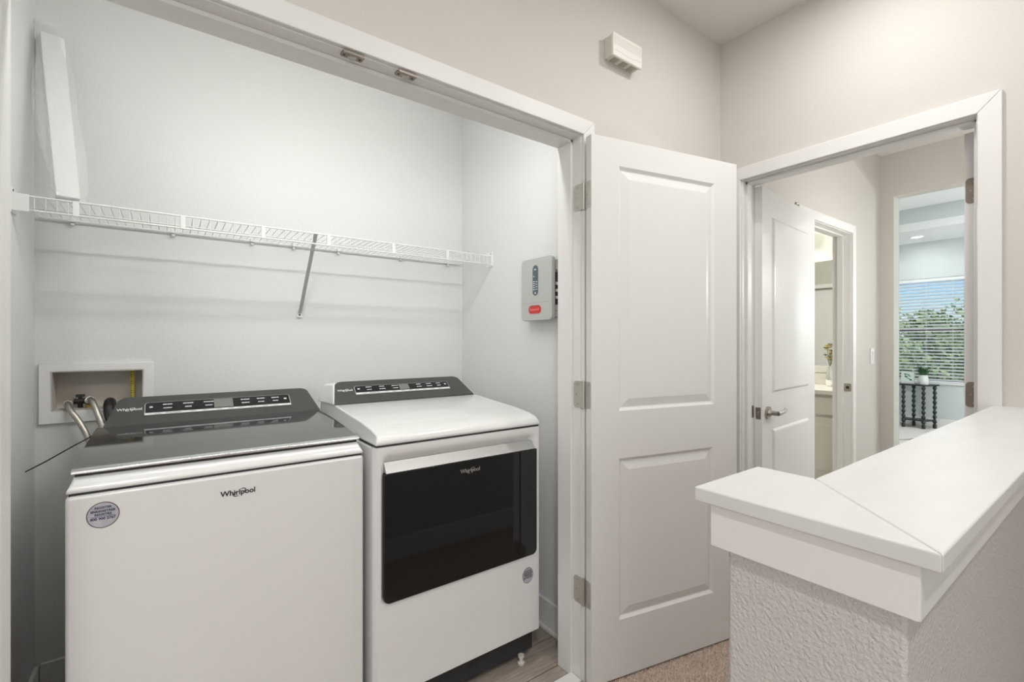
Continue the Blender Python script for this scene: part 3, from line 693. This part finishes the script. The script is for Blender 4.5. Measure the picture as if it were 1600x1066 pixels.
# console
dcs = console(dr, 'console', dx0 + .006, 1.196, .569, 1.150, 1.930, 1.0265, 2.030, 1.110, 2.150, 1.020)
dco = dcs.build('console', 'console', dr, bevel=.003, seg=2)
sh = .014      # white shell behind the dark fascia
dsh = console(dr, 'appl', dx0 + .003, 1.204, .562, 1.156, 1.936, 1.0262, 2.036, 1.108, 2.155, 1.02)
dsh.map(lambda v: Vector((v.x - .010 * (1 if v.x < .87 else -1) * (1 if v.y > 2.1 else 0), v.y, v.z)))
dsh.build('console_shell', 'appl', dr, bevel=.004, seg=2)
UPD = Vector((0, .10, .0835)).normalized()
fD = on_face((0, 1.930, 1.0265), UPD, RT.cross(UPD))
control(dco, fD, UPD, .637, 1.083, .048, .098, .836, .882)
logo(dco, fD(.597, .076, .0006), RT, UPD, .056, 'print')

# ------------------------------------------------------------------ wire shelf
shf = empty('wire_shelf', (.495, 2.2, 1.70), 'long white wire shelf across the closet back', 'shelf')
fy, zt_, zl_ = 2.040, 1.727, 1.684
def rod(nm, p0, p1, r, n=8): return MB().tube([p0, p1], r, n).build(nm, 'wire', shf, smooth=True)
rod('front_rod', (-.376, fy, zt_), (1.366, fy, zt_), .0032)
rod('front_rod', (-.376, fy, zl_), (1.366, fy, zl_), .0032)
rod('back_rod', (-.366, 2.338, zt_ - .005), (1.354, 2.338, zt_ - .005), .0036)
rod('middle_rod', (-.366, 2.19, zt_ - .005), (1.354, 2.19, zt_ - .005), .0026)
nW = 68; dw = None
for i in range(nW):
    x = -.356 + (1.70 / (nW - 1)) * i
    if dw is None:
        dw = MB().tube([(x, 2.340, zt_ - .001), (x, 2.05, zt_ + .001), (x, fy - .0015, zt_ - .003), (x, fy - .003, zl_)], .0012, 5).build('deck_wire', 'wire', shf); base_loc = dw.location.copy(); x_first = x
    else: copy_obj(dw, shf, base_loc + Vector((x - x_first, 0, 0)))
st = None
for px_ in (-.2365, .045, .30, .545, .83, 1.105):
    st = box('lip_strap', 'wire', px_ - .007, px_ + .007, fy - .005, fy + .003, zl_ - .003, zt_ + .003, shf, bevel=.001)
for px_ in (-.28, .02, .30, .47, .67, .99, 1.27):
    c = MB().box(px_ - .007, px_ + .007, 2.325, 2.349, zt_ - .010, zt_ + .004).tube([(px_, 2.349, zt_ - .016), (px_, 2.333, zt_ - .016)], .006, 8).build('wall_clip', 'wire', shf, bevel=.001)
for sx_, xw in ((1, -.381), (-1, 1.371)):
    eb = MB().box(xw, xw + sx_ * .003, fy - .010, fy + .05, zl_ - .012, zt_ + .022).box(xw, xw + sx_ * .040 if sx_ > 0 else xw - .012, fy - .009, fy - .006, zl_ - .006, zt_ + .004).build('end_bracket', 'plastic', shf, bevel=.001)
    MB().tube([(xw + sx_ * .003, fy + .006, zt_ + .014), (xw + sx_ * .0045, fy + .006, zt_ + .014)], .003, 8).build('screw', 'gap', eb)
br = MB().loft([(.489, 2.044, 1.726), (.503, 2.044, 1.726), (.503, 2.052, 1.728), (.489, 2.052, 1.728)], [(.489, 2.335, 1.412), (.503, 2.335, 1.412), (.503, 2.343, 1.416), (.489, 2.343, 1.416)]).build('support_brace', 'panelbox', shf)
bf = box('brace_foot', 'wire', .483, .509, 2.342, 2.3499, 1.392, 1.425, br, bevel=.001)
MB().tube([(.496, 2.342, 1.404), (.496, 2.3408, 1.404)], .004, 8).build('screw', 'gap', br)

# filter box wrapped in plastic, leaning on the shelf
fl = empty('wrapped_shelf_panel', (-.26, 2.05, 1.730), 'narrow white panel in a clear plastic bag leaning above shelf', 'panel')
b0 = Vector((-.258, 2.066, 1.7335)); t0 = Vector((-.330, 2.295, 2.372)); ax = (t0 - b0).normalized(); sd = Vector((1, .25, 0)); sd = (sd - ax * sd.dot(ax)).normalized(); nn = sd.cross(ax)
def fp_(u, v, w): return b0 + sd * u + nn * v + ax * w
Lf = (t0 - b0).length
MB().loft([fp_(u, v, 0.008) for u, v in ((-.029, -.012), (.029, -.012), (.029, .012), (-.029, .012))], [fp_(u, v, Lf - .02) for u, v in ((-.031, -.012), (.031, -.012), (.031, .012), (-.031, .012))]).build('slab', 'plastic', fl, bevel=.003)
bag = MB(); NU, NV = 18, 34; ring0 = []
for j in range(NV + 1):
    t = j / NV; w = -.0 + t * (Lf + .035)
    for i in range(NU):
        q = 2 * PI * i / NU; flare = .004 + .010 * math.sin(PI * min(1, t * 1.2)) + .004 * math.sin(9 * t + 3 * q) + .003 * random.random()
        u = (.031 + flare + (.014 * (1 - t) if math.cos(q) > 0 else .010 * t)) * math.cos(q); v = (.014 + flare * .35) * math.sin(q)
        if t > .96: u *= .8 + .3 * random.random(); v *= .5
        if t < .03: u *= .85
        bag.v.append(tuple(fp_(u, v, max(w, .001) + .003 * math.sin(7 * q))))
for j in range(NV):
    for i in range(NU): bag.f.append((j*NU+i, j*NU+(i+1) % NU, (j+1)*NU+(i+1) % NU, (j+1)*NU+i))
bag.build('plastic_bag', 'film', fl, smooth=True)
fin = MB(); N = 16
for j in range(N + 1):
    t = j / N; w = Lf * (.16 + .66 * t); wid = .032 * math.sin(PI * (t * .8 + .1))
    a = fp_(-.036, .004, w); b = fp_(-.036 - wid * (.9 if t < .9 else .6), .006 + .004 * math.sin(8 * t), w + .012)
    for pnt in (a, b):
        pnt = Vector((max(pnt.x, -.376), min(pnt.y, 2.345), pnt.z)); fin.v.append(tuple(pnt))
for j in range(N): fin.f.append((2*j, 2*j+1, 2*j+3, 2*j+2))
fin.build('bag_flap', 'film', fl, smooth=True)

# ------------------------------------------------------------------ washer outlet box + hoses
ob = empty('washer_outlet_box', (-.207, 2.35, 1.09), 'recessed white washer outlet box on the closet back wall', 'outlet box')
fxo0, fxo1, fzo0, fzo1 = -.369, -.0445, .984, 1.200
A_ = [(fxo0, fzo0), (fxo1, fzo0), (fxo1, fzo1), (fxo0, fzo1)]; B_ = [(bx0, bz0), (bx1, bz0), (bx1, bz1), (bx0, bz1)]
fr = MB()
for i in range(4):
    j = (i + 1) % 4; pr = [A_[i], A_[j], B_[j], B_[i]]
    fr.prism_y(pr, 2.338, 2.3499)
fr.build('frame', 'plastic', ob, bevel=.0015)
MB().box(bx0 + .001, bx1 - .001, 2.44, 2.444, bz0 + .001, bz1 - .001).build('back_panel', 'boxin', ob)
MB().box(bx0 + .0005, bx0 + .003, 2.339, 2.44, bz0 + .0005, bz1 - .0005).box(bx1 - .003, bx1 - .0005, 2.339, 2.44, bz0 + .0005, bz1 - .0005).box(bx0 + .003, bx1 - .003, 2.339, 2.44, bz1 - .003, bz1 - .0005).box(bx0 + .003, bx1 - .003, 2.339, 2.44, bz0 + .0005, bz0 + .003).build('box_sides', 'boxin', ob)
tag(MB().tube([(-.112, 2.405, bz0), (-.112, 2.405, bz1)], .0085, 14).build('supply_pipe', 'yellow', ob, smooth=True), 'yellow printed supply pipe')
MB().add([(-.1165 - .001*(i % 2), 2.3955, bz0 + .03 + i*.009) for i in range(13)] + [(-.1125, 2.3955, bz0 + .034 + i*.009) for i in range(13)] + [(-.1165, 2.3955, bz0 + .035 + i*.009) for i in range(13)], [(i, 13+i, 26+i) for i in range(13)]).build('pipe_lettering', 'print_dark', ob)
vl = tag(MB().tube([(-.285, 2.405, bz0 + .028), (-.245, 2.405, bz0 + .028)], .0105, 14).tube([(-.266, 2.405, bz0 + .028), (-.266, 2.405, bz0 + .046)], .006, 10).tube([(-.266, 2.405, bz0 + .003), (-.266, 2.405, bz0 + .02)], .008, 12).build('valve', 'rubber', ob, smooth=True), 'dark twin water valve')
box('valve_lever', 'gap', -.279, -.253, 2.397, 2.413, bz0 + .044, bz0 + .054, vl, bevel=.002)
tag(MB().tube([(-.240, 2.395, bz0 + .003), (-.240, 2.395, bz0 + .022)], .013, 14).build('brass_fitting', 'brass', ob, smooth=True), 'brass fitting')
def hose(label, pts, r, m, nut=None):
    h = empty('water_hose' if m == 'steel' else 'drain_hose', pts[-1], label, 'hose', 'hoses at the washer outlet box' if m == 'steel' else None)
    # smooth by Catmull-Rom
    P = [Vector(p) for p in pts]; Q = []
    for i in range(len(P) - 1):
        p0, p1, p2, p3 = P[max(i-1, 0)], P[i], P[i+1], P[min(i+2, len(P)-1)]
        for k in range(8):
            t = k / 8; Q.append(.5 * ((2*p1) + (p2 - p0)*t + (2*p0 - 5*p1 + 4*p2 - p3)*t*t + (-p0 + 3*p1 - 3*p2 + p3)*t**3))
    Q.append(P[-1]); MB().tube(Q, r, 12).build('hose_body', m, h, smooth=True)
    if nut:
        d = (Q[2] - Q[0]).normalized(); MB().tube([Q[0] - d * .003, Q[0] + d * .016], r * 1.45, 8).build('hose_nut', 'nickel', h)
        MB().tube([Q[3], Q[7]], r * 1.18, 12).build('crimp_collar', 'silver', h, smooth=True)
hose('braided steel hose nearest the left wall', [(-.298, 2.385, 1.046), (-.294, 2.350, 1.052), (-.283, 2.318, 1.030), (-.258, 2.300, .990), (-.230, 2.280, .925), (-.212, 2.262, .84), (-.20, 2.25, .70), (-.19, 2.24, .55)], .0095, 'steel', True)
hose('braided steel hose curving up beside the black drain hose', [(-.240, 2.39, 1.052), (-.232, 2.352, 1.064), (-.220, 2.322, 1.048), (-.207, 2.300, 1.012), (-.192, 2.282, .965), (-.172, 2.262, .88), (-.155, 2.25, .70)], .0095, 'steel', True)
hose('thick black drain hose behind the washer console', [(-.176, 2.405, 1.034), (-.178, 2.375, 1.048), (-.178, 2.335, 1.036), (-.172, 2.305, 1.0), (-.150, 2.275, .94), (-.115, 2.245, .84), (-.10, 2.235, .7)], .017, 'rubber')
cb = MB()
cb.tube([(-.376, 2.185, .852), (-.33, 2.20, .876), (-.27, 2.222, .912), (-.20, 2.245, .952), (-.15, 2.258, .975), (-.10, 2.255, .97), (-.06, 2.235, .92), (-.05, 2.225, .8)], .0022, 8)
tag(cb.build('power_cable', 'rubber', smooth=True), 'thin black cable from the washer to the left wall', 'cable')

# ------------------------------------------------------------------ zone control panel on closet right wall
zp = empty('zone_control_panel', (1.371, 1.60, 1.51), 'grey wall control panel with red label beside the dryer', 'control panel')
box('base', 'panelback', 1.328, 1.371, 1.510, 1.690, 1.385, 1.635, zp, bevel=.004)
for z in (1.40, 1.425, 1.60, 1.62): box('base_rib', 'panelbox', 1.332, 1.368, 1.497, 1.512, z - .012, z + .012, zp, bevel=.002)
for z, nm in ((1.47, 1), (1.50, 1), (1.53, 1)): MB().box(1.338, 1.362, 1.500, 1.511, z - .006, z + .006).build('terminal', 'plastic', zp, bevel=.001)
box('terminal_recess', 'gap', 1.333, 1.366, 1.506, 1.5105, 1.44, 1.58, zp)
def xface(pts, x0, x1): return MB().loft([(x0, a, b) for a, b in pts], [(x1, a, b) for a, b in pts])
cv = xface(rrect(1.496, 1.706, 1.373, 1.650, .020, 6), 1.330, 1.308).build('cover', 'panelbox', zp, bevel=.004)
xface(rrect(1.507, 1.695, 1.384, 1.640, .015, 6), 1.310, 1.3074).build('cover_face', 'panelbox', cv, bevel=.001)
box('cover_seam', 'panelback', 1.3068, 1.309, 1.508, 1.694, 1.451, 1.4525, cv)
xface(rrect(1.577, 1.627, 1.475, 1.632, .0249, 8), 1.3078, 1.3066).build('window_surround', 'panelbox', cv)
sw = tag(xface(rrect(1.583, 1.621, 1.483, 1.617, .0189, 8), 1.3070, 1.3058).build('status_window', 'slate', cv), 'dark slate oval status window')
lt = MB()
for i, (yy, zz, wv, hh) in enumerate([(1.603, 1.598, .012, .005), (1.612, 1.568, .005, .005)] + [(1.611, 1.545 - .009*i, .014, .003) for i in range(5)] + [(1.593, 1.543 - .011*i, .010, .003) for i in range(4)] + [(1.602, 1.494, .007, .007)]):
    lt.box(1.3050, 1.3058, yy - wv/2, yy + wv/2, zz - hh/2, zz + hh/2)
lt.build('status_lettering', 'print', sw)
rl = tag(xface(rrect(1.565, 1.649, 1.404, 1.440, .0175, 8), 1.3074, 1.3055).build('brand_label', 'red', cv), 'red pill shaped label')
text_mb('Honeywell', .0145, (1.3054, 1.607, 1.422), (0, -1, 0), (0, 0, 1), bold=.02).build('label_lettering', 'red2', rl)

# ------------------------------------------------------------------ door chime
ch = empty('door_chime', (1.468, WY, 2.432), 'small cream wall chime box near the ceiling', 'chime')
box('chime_base', 'cream', 1.386, 1.552, 1.232, WY, 2.392, 2.474, ch, bevel=.003)
cvr = box('chime_cover', 'cream_w', 1.382, 1.556, 1.2215, 1.233, 2.387, 2.478, ch, bevel=.004, seg=3)
for i in range(5): box('cover_groove', 'cream', 1.386, 1.552, 1.2208, 1.2225, 2.462 - .007 * i, 2.4632 - .007 * i, cvr)
tag(MB().prism_y([(1.390, 2.409), (1.43, 2.409), (1.47, 2.4035), (1.52, 2.411), (1.548, 2.411), (1.548, 2.4122), (1.52, 2.4122), (1.47, 2.4047), (1.43, 2.4102), (1.390, 2.4102)], 1.2208, 1.2225).build('cover_relief', 'cream', cvr), None)
for i in range(3):
    xx = 1.408 + .050 * i
    g = box('grille', 'beige_dark', xx, xx + .030, 1.236, 1.266, 2.3912, 2.3925, ch)
    for k in range(4): box('grille_bar', 'cream', xx + .004 + k * .007, xx + .0065 + k * .007, 1.236, 1.266, 2.3905, 2.3915, g)

# light switch
sw = empty('light_switch', (4.395, WY, 1.168), 'white rocker light switch beside the bathroom frame', 'switch')
box('plate', 'plastic', 4.355, 4.435, WY - .006, WY, 1.108, 1.228, sw, bevel=.002)
MB().loft([(4.378, WY - .006, 1.135), (4.412, WY - .006, 1.135), (4.412, WY - .006, 1.201), (4.378, WY - .006, 1.201)], [(4.379, WY - .008, 1.136), (4.411, WY - .008, 1.136), (4.411, WY - .012, 1.2), (4.379, WY - .012, 1.2)]).build('rocker', 'trim', sw)

# ------------------------------------------------------------------ bathroom
vn = empty('bathroom_vanity', (4.80, 2.2, 0), 'greige bathroom vanity cabinet seen through the opening', 'vanity')
vx = 4.51
box('cabinet_body', 'cabinet', vx + .02, 5.118, 1.40, 3.2, .09, .83, vn)
box('toe_kick', 'gap', vx + .09, 5.118, 1.40, 3.2, 0, .09, vn)
for i in range(4):
    y0 = 1.41 + .445 * i
    dw_ = box('drawer_front', 'cabinet', vx, vx + .02, y0, y0 + .43, .655, .805, vn, bevel=.003)
    dr_ = box('door', 'cabinet', vx, vx + .02, y0, y0 + .43, .11, .635, vn, bevel=.003)
    MB().loft([(vx, y0 + .05, .16), (vx, y0 + .38, .16), (vx, y0 + .38, .585), (vx, y0 + .05, .585)], [(vx - .006, y0 + .075, .185), (vx - .006, y0 + .355, .185), (vx - .006, y0 + .355, .56), (vx - .006, y0 + .075, .56)]).build('raised_panel', 'cabinet', dr_)
ct = tag(box('vanity_counter', 'counter', vx - .022, 5.118, 1.39, 3.21, .832, .866, bevel=.004), 'cream bathroom countertop on the vanity', 'countertop')
tag(box('backsplash', 'counter', 5.098, 5.119, 1.39, 3.21, .867, .972, bevel=.003), 'cream backsplash strip under the mirror', 'backsplash')
mr = empty('bathroom_mirror', (5.119, 2.3, 1.0), 'wide frameless bathroom mirror above the counter', 'mirror')
box('mirror_glass', 'mirror', 5.110, 5.1195, 1.42, 3.2, 1.045, 2.06, mr)
box('mirror_channel', 'counter', 5.104, 5.1195, 1.42, 3.2, .98, 1.045, mr, bevel=.002)
d4 = struct(empty('door_4', (2.40, 2.98, 0), 'white bathroom door reflected in the mirror', 'door'))
box('door_slab', 'door', 2.34, 2.375, 2.56, 3.39, .01, 2.04, d4)
for n_, b in (('casing_leg', (2.40, 2.415, 2.49, 2.55, 0, 2.07)), ('casing_leg', (2.40, 2.415, 3.40, 3.46, 0, 2.07)), ('casing_head', (2.40, 2.415, 2.49, 3.46, 2.07, 2.13))): box(n_, 'trim', *b, d4, bevel=.003)
for z in (1.83, 1.08): box('hinge', 'hinge_dark', 2.372, 2.385, 2.551, 2.575, z - .05, z + .05, d4)
fv = empty('flower_vase', (4.93, 1.745, .867), 'small vase of cream blossoms on the bathroom counter', 'vase')
MB().lathe([(.022, 0), (.032, .02), (.036, .07), (.028, .13), (.016, .17), (.020, .19)], (4.93, 1.745, .867), 18).build('vase_body', 'mirror', fv, smooth=True)
for i in range(34):
    a = random.uniform(0, 2*PI); r = random.uniform(.005, .05); zz = 1.07 + random.uniform(.02, .19); c = (4.93 + r * math.cos(a), 1.745 + r * math.sin(a), zz)
    mbp = MB()
    for k in range(5):
        q = 2*PI*k/5 + a; t = random.uniform(.4, .8)
        d = Vector((math.cos(q) * math.cos(t), math.sin(q) * math.cos(t), math.sin(t) * .8)); s_ = Vector((-math.sin(q), math.cos(q), 0)); C = Vector(c)
        mbp.add([C, C + d * .018 + s_ * .014, C + d * .036, C + d * .018 - s_ * .014], [(0, 1, 2, 3)])
    mbp.build('blossom', 'petal' if i % 5 else 'stem', fv)
    if i < 7: MB().tube([(4.93, 1.745, 1.03), ((4.93 + c[0]) / 2, (1.745 + c[1]) / 2, (1.05 + zz) / 2), c], .002, 5).build('stem', 'stem', fv)

# ------------------------------------------------------------------ bedroom: window, blind, table, plant, picture, rug
wd = struct(empty('window_1', (BX, 2.15, wz0), 'bedroom sash window behind the white blind', 'window'))
fxm = BX + .07
MB().box(fxm, fxm + .06, wy0, wy0 + .045, wz0, wz1).box(fxm, fxm + .06, wy1 - .045, wy1, wz0, wz1).box(fxm, fxm + .06, wy0 + .045, wy1 - .045, wz0, wz0 + .05).box(fxm, fxm + .06, wy0 + .045, wy1 - .045, wz1 - .04, wz1).build('window_frame', 'plastic', wd)
box('meeting_rail', 'blackgreen', fxm + .005, fxm + .05, wy0 + .045, wy1 - .045, 1.435, 1.462, wd)
box('sash_rail', 'plastic', fxm + .002, fxm + .05, wy0 + .045, wy1 - .045, 1.462, 1.50, wd)
box('pane', 'glass', fxm + .025, fxm + .029, wy0 + .045, wy1 - .045, wz0 + .05, 1.435, wd)
box('pane', 'glass', fxm + .035, fxm + .039, wy0 + .045, wy1 - .045, 1.50, wz1 - .04, wd)
box('window_sill', 'trim', BX - .03, BX + .07, wy0 - .03, wy1 + .03, wz0 - .022, wz0 + .001, wd, bevel=.003)
bl = empty('window_blind', (BX + .03, 2.15, wz0), 'white horizontal slat blind hanging in the bedroom window', 'blind')
bxc = BX + .034
box('headrail', 'blind', bxc - .03, bxc + .03, wy0 + .006, wy1 - .006, wz1 - .05, wz1 - .004, bl, bevel=.002)
sl = None; n_sl = 31; zs0 = wz0 + .045; zs1 = wz1 - .075
for i in range(n_sl):
    z = zs0 + (zs1 - zs0) * i / (n_sl - 1)
    if sl is None:
        mbs = MB(); tl = .40
        mbs.loft([(bxc - .024, wy0 + .01, z - .024 * tl), (bxc + .024, wy0 + .01, z + .024 * tl), (bxc + .024, wy0 + .01, z + .024 * tl + .003), (bxc - .024, wy0 + .01, z - .024 * tl + .003)],
                 [(bxc - .024, wy1 - .01, z - .024 * tl), (bxc + .024, wy1 - .01, z + .024 * tl), (bxc + .024, wy1 - .01, z + .024 * tl + .003), (bxc - .024, wy1 - .01, z - .024 * tl + .003)])
        sl = mbs.build('slat', 'blind', bl); sl0 = sl.location.copy(); zf = z
    else: copy_obj(sl, bl, sl0 + Vector((0, 0, z - zf)))
box('bottom_rail', 'blind', bxc - .024, bxc + .024, wy0 + .01, wy1 - .01, wz0 + .004, wz0 + .026, bl, bevel=.002)
for yy in (1.70, 2.0, 2.35, 2.66): 
    for xx in (bxc - .026, bxc + .026): MB().tube([(xx, yy, wz0 + .02), (xx, yy, wz1 - .05)], .0016, 5).build('ladder_cord', 'blind', bl)

tb = empty('console_table', (9.03, 2.05, 0), 'black side table with bobbin turned legs under the window', 'table')
ZT = .645; prt = [(0.022, 0), (.022, .05)]
legprof = [(.022, 0), (.024, .05), (.017, .06)]; z = .06
while z < .56: legprof += [(.013, z + .006), (.024, z + .028), (.026, z + .036), (.024, z + .044), (.013, z + .066)]; z += .071
legprof += [(.018, .60), (.020, .625)]
legs = [(8.93, 2.19), (9.15, 2.12), (8.93, 1.957), (9.12, 1.872)]
for lx, ly in legs: MB().lathe(legprof, (lx, ly, 0), 14).build('leg', 'blackgreen', tb, smooth=True)
MB().prism_z([(8.90, 2.23), (8.90, 1.93), (9.12, 1.83), (9.19, 1.83), (9.19, 2.30), (9.0, 2.30)], .625, ZT).build('table_top', 'blackgreen', tb, bevel=.005)
MB().prism_z([(8.925, 2.20), (8.925, 1.95), (9.12, 1.86), (9.165, 1.86), (9.165, 2.24), (9.0, 2.24)], .105, .122).build('lower_shelf', 'blackgreen', tb, bevel=.004)
pl = empty('potted_grass', (9.0, 1.975, ZT), 'grassy green plant in a ribbed white pot on the table', 'plant')
pot = MB(); prp = [(.055, 0), (.062, .01), (.060, .07), (.050, .13), (.044, .14), (.040, .135)]
NN = 36
for r, z in prp:
    for k in range(NN):
        q = 2*PI*k/NN; rr = r * (1 + (.03 if k % 2 else -.01)); pot.v.append((9.0 + rr * math.cos(q), 1.975 + rr * math.sin(q), ZT + z))
for i in range(len(prp) - 1):
    for k in range(NN): pot.f.append((i*NN+k, i*NN+(k+1) % NN, (i+1)*NN+(k+1) % NN, (i+1)*NN+k))
pot.f.append(tuple(range(NN))[::-1]); pot.f.append(tuple((len(prp)-1)*NN + k for k in range(NN)))
pot.build('pot', 'vase', pl, smooth=True)
gr = MB()
for i in range(160):
    a = random.uniform(0, 2*PI); r0 = random.uniform(0, .03); L_ = random.uniform(.09, .19); sp_ = random.uniform(.1, .75)
    p = Vector((9.0 + r0 * math.cos(a), 1.975 + r0 * math.sin(a), ZT + .125)); d = Vector((math.cos(a) * sp_, math.sin(a) * sp_, 1)).normalized(); s_ = Vector((-math.sin(a), math.cos(a), 0)) * .004
    m1 = p + d * L_ * .6; e_ = p + d * L_ + Vector((math.cos(a), math.sin(a), -.3)) * .02
    gr.add([p - s_, p + s_, m1 + s_, m1 - s_, e_], [(0, 1, 2, 3), (3, 2, 4)])
tag(gr.build('foliage', 'leaf', pl), None, kind='stuff')
pf = empty('picture_frame', (8.99, 2.15, ZT), 'small pale botanical print standing on the table', 'picture')
def pfm(v): # lean back
    th = .12; return Vector((8.985 + (v.x) * math.cos(th) + v.z * math.sin(th), v.y, ZT + v.z * math.cos(th) - v.x * math.sin(th) + .003))
MB().box(0, .02, 2.075, 2.235, 0, .185).map(pfm).build('frame', 'vase', pf, bevel=.003)
MB().box(-.0015, .001, 2.085, 2.225, .012, .172).map(pfm).build('print_sheet', 'paper', pf)
for (yy, zz, rr, mm) in ((2.185, .14, .015, 'bleaf'), (2.150, .135, .018, 'bleaf2'), (2.175, .105, .018, 'bleaf'), (2.135, .115, .016, 'bleaf2'), (2.150, .08, .014, 'bleaf2'), (2.120, .06, .017, 'bleaf')):
    MB().add([(-.002, yy + rr * math.cos(q) * 1.1, zz + rr * .7 * math.sin(q) + .3 * rr * math.cos(q)) for q in [2*PI*k/12 for k in range(12)]], [tuple(range(12))]).map(pfm).build('printed_leaf', mm, pf)
rg = empty('area_rug', (7.6, 1.6, 0), 'ivory rug with thin brown line motif in the bedroom', 'rug')
box('rug_body', 'rug', 6.2, 8.55, .3, 2.6, .001, .012, rg, bevel=.004)
for p in ([(7.62, 1.90), (7.75, 1.84), (7.95, 1.80)], [(7.80, 1.70), (7.72, 1.83), (7.60, 1.93), (7.55, 2.05)], [(7.3, 1.7), (7.5, 1.76), (7.7, 1.75)]):
    MB().tube([(a, b, .0125) for a, b in p], .006, 6).build('rug_motif', 'rugmark', rg)

# ------------------------------------------------------------------ outdoors
struct(box('ground', 'grass', 12, 140, -60, 90, -3.2, -3.0), 'green lawn below the bedroom window', 'ground')
def tree(x, y, h, r, n, label):
    e = empty('tree', (x, y, -3.0), label, 'tree', 'trees beyond the bedroom window')
    MB().tube([(x, y, -3.0), (x + .1, y, -3 + h * .35), (x, y + .1, -3 + h * .7)], [.18, .13, .05], 8).build('trunk', 'bark', e)
    mb = MB(); blobs = [(random.uniform(-.6, .6) * r, random.uniform(-.6, .6) * r, h * random.uniform(.35, .92), r * random.uniform(.4, .7)) for _ in range(9)]
    for i in range(n):
        b = random.choice(blobs); d = Vector((random.gauss(0, 1), random.gauss(0, 1), random.gauss(0, 1))).normalized() * b[3] * random.uniform(.5, 1)
        c = Vector((x + b[0], y + b[1], -3 + b[2])) + d; a = Vector((random.gauss(0, 1), random.gauss(0, 1), random.gauss(0, 1))).normalized(); u = a.orthogonal().normalized(); w = a.cross(u); s_ = random.uniform(.10, .22)
        mb.add([c - u * s_, c + w * s_ * .5, c + u * s_, c - w * s_ * .5], [(0, 1, 2, 3)])
    mb.build('crown', 'tree', e)
for x, y, h, r, lb in ((26, 5.2, 5.2, 1.5, 'small leafy tree nearest the house, behind the middle of the blind'), (31, 7.4, 5.9, 1.9, 'leafy tree at the left of the bedroom window view'),
                       (38, 7.2, 6.2, 2.2, 'tall leafy tree right of the middle of the window view'), (44, 10.7, 6.5, 2.6, 'far leafy tree behind the left edge of the window view'),
                       (50, 8.7, 6.2, 2.6, 'farthest leafy tree behind the right edge of the window view')):
    tree(x, y, h, r, 1500, lb)
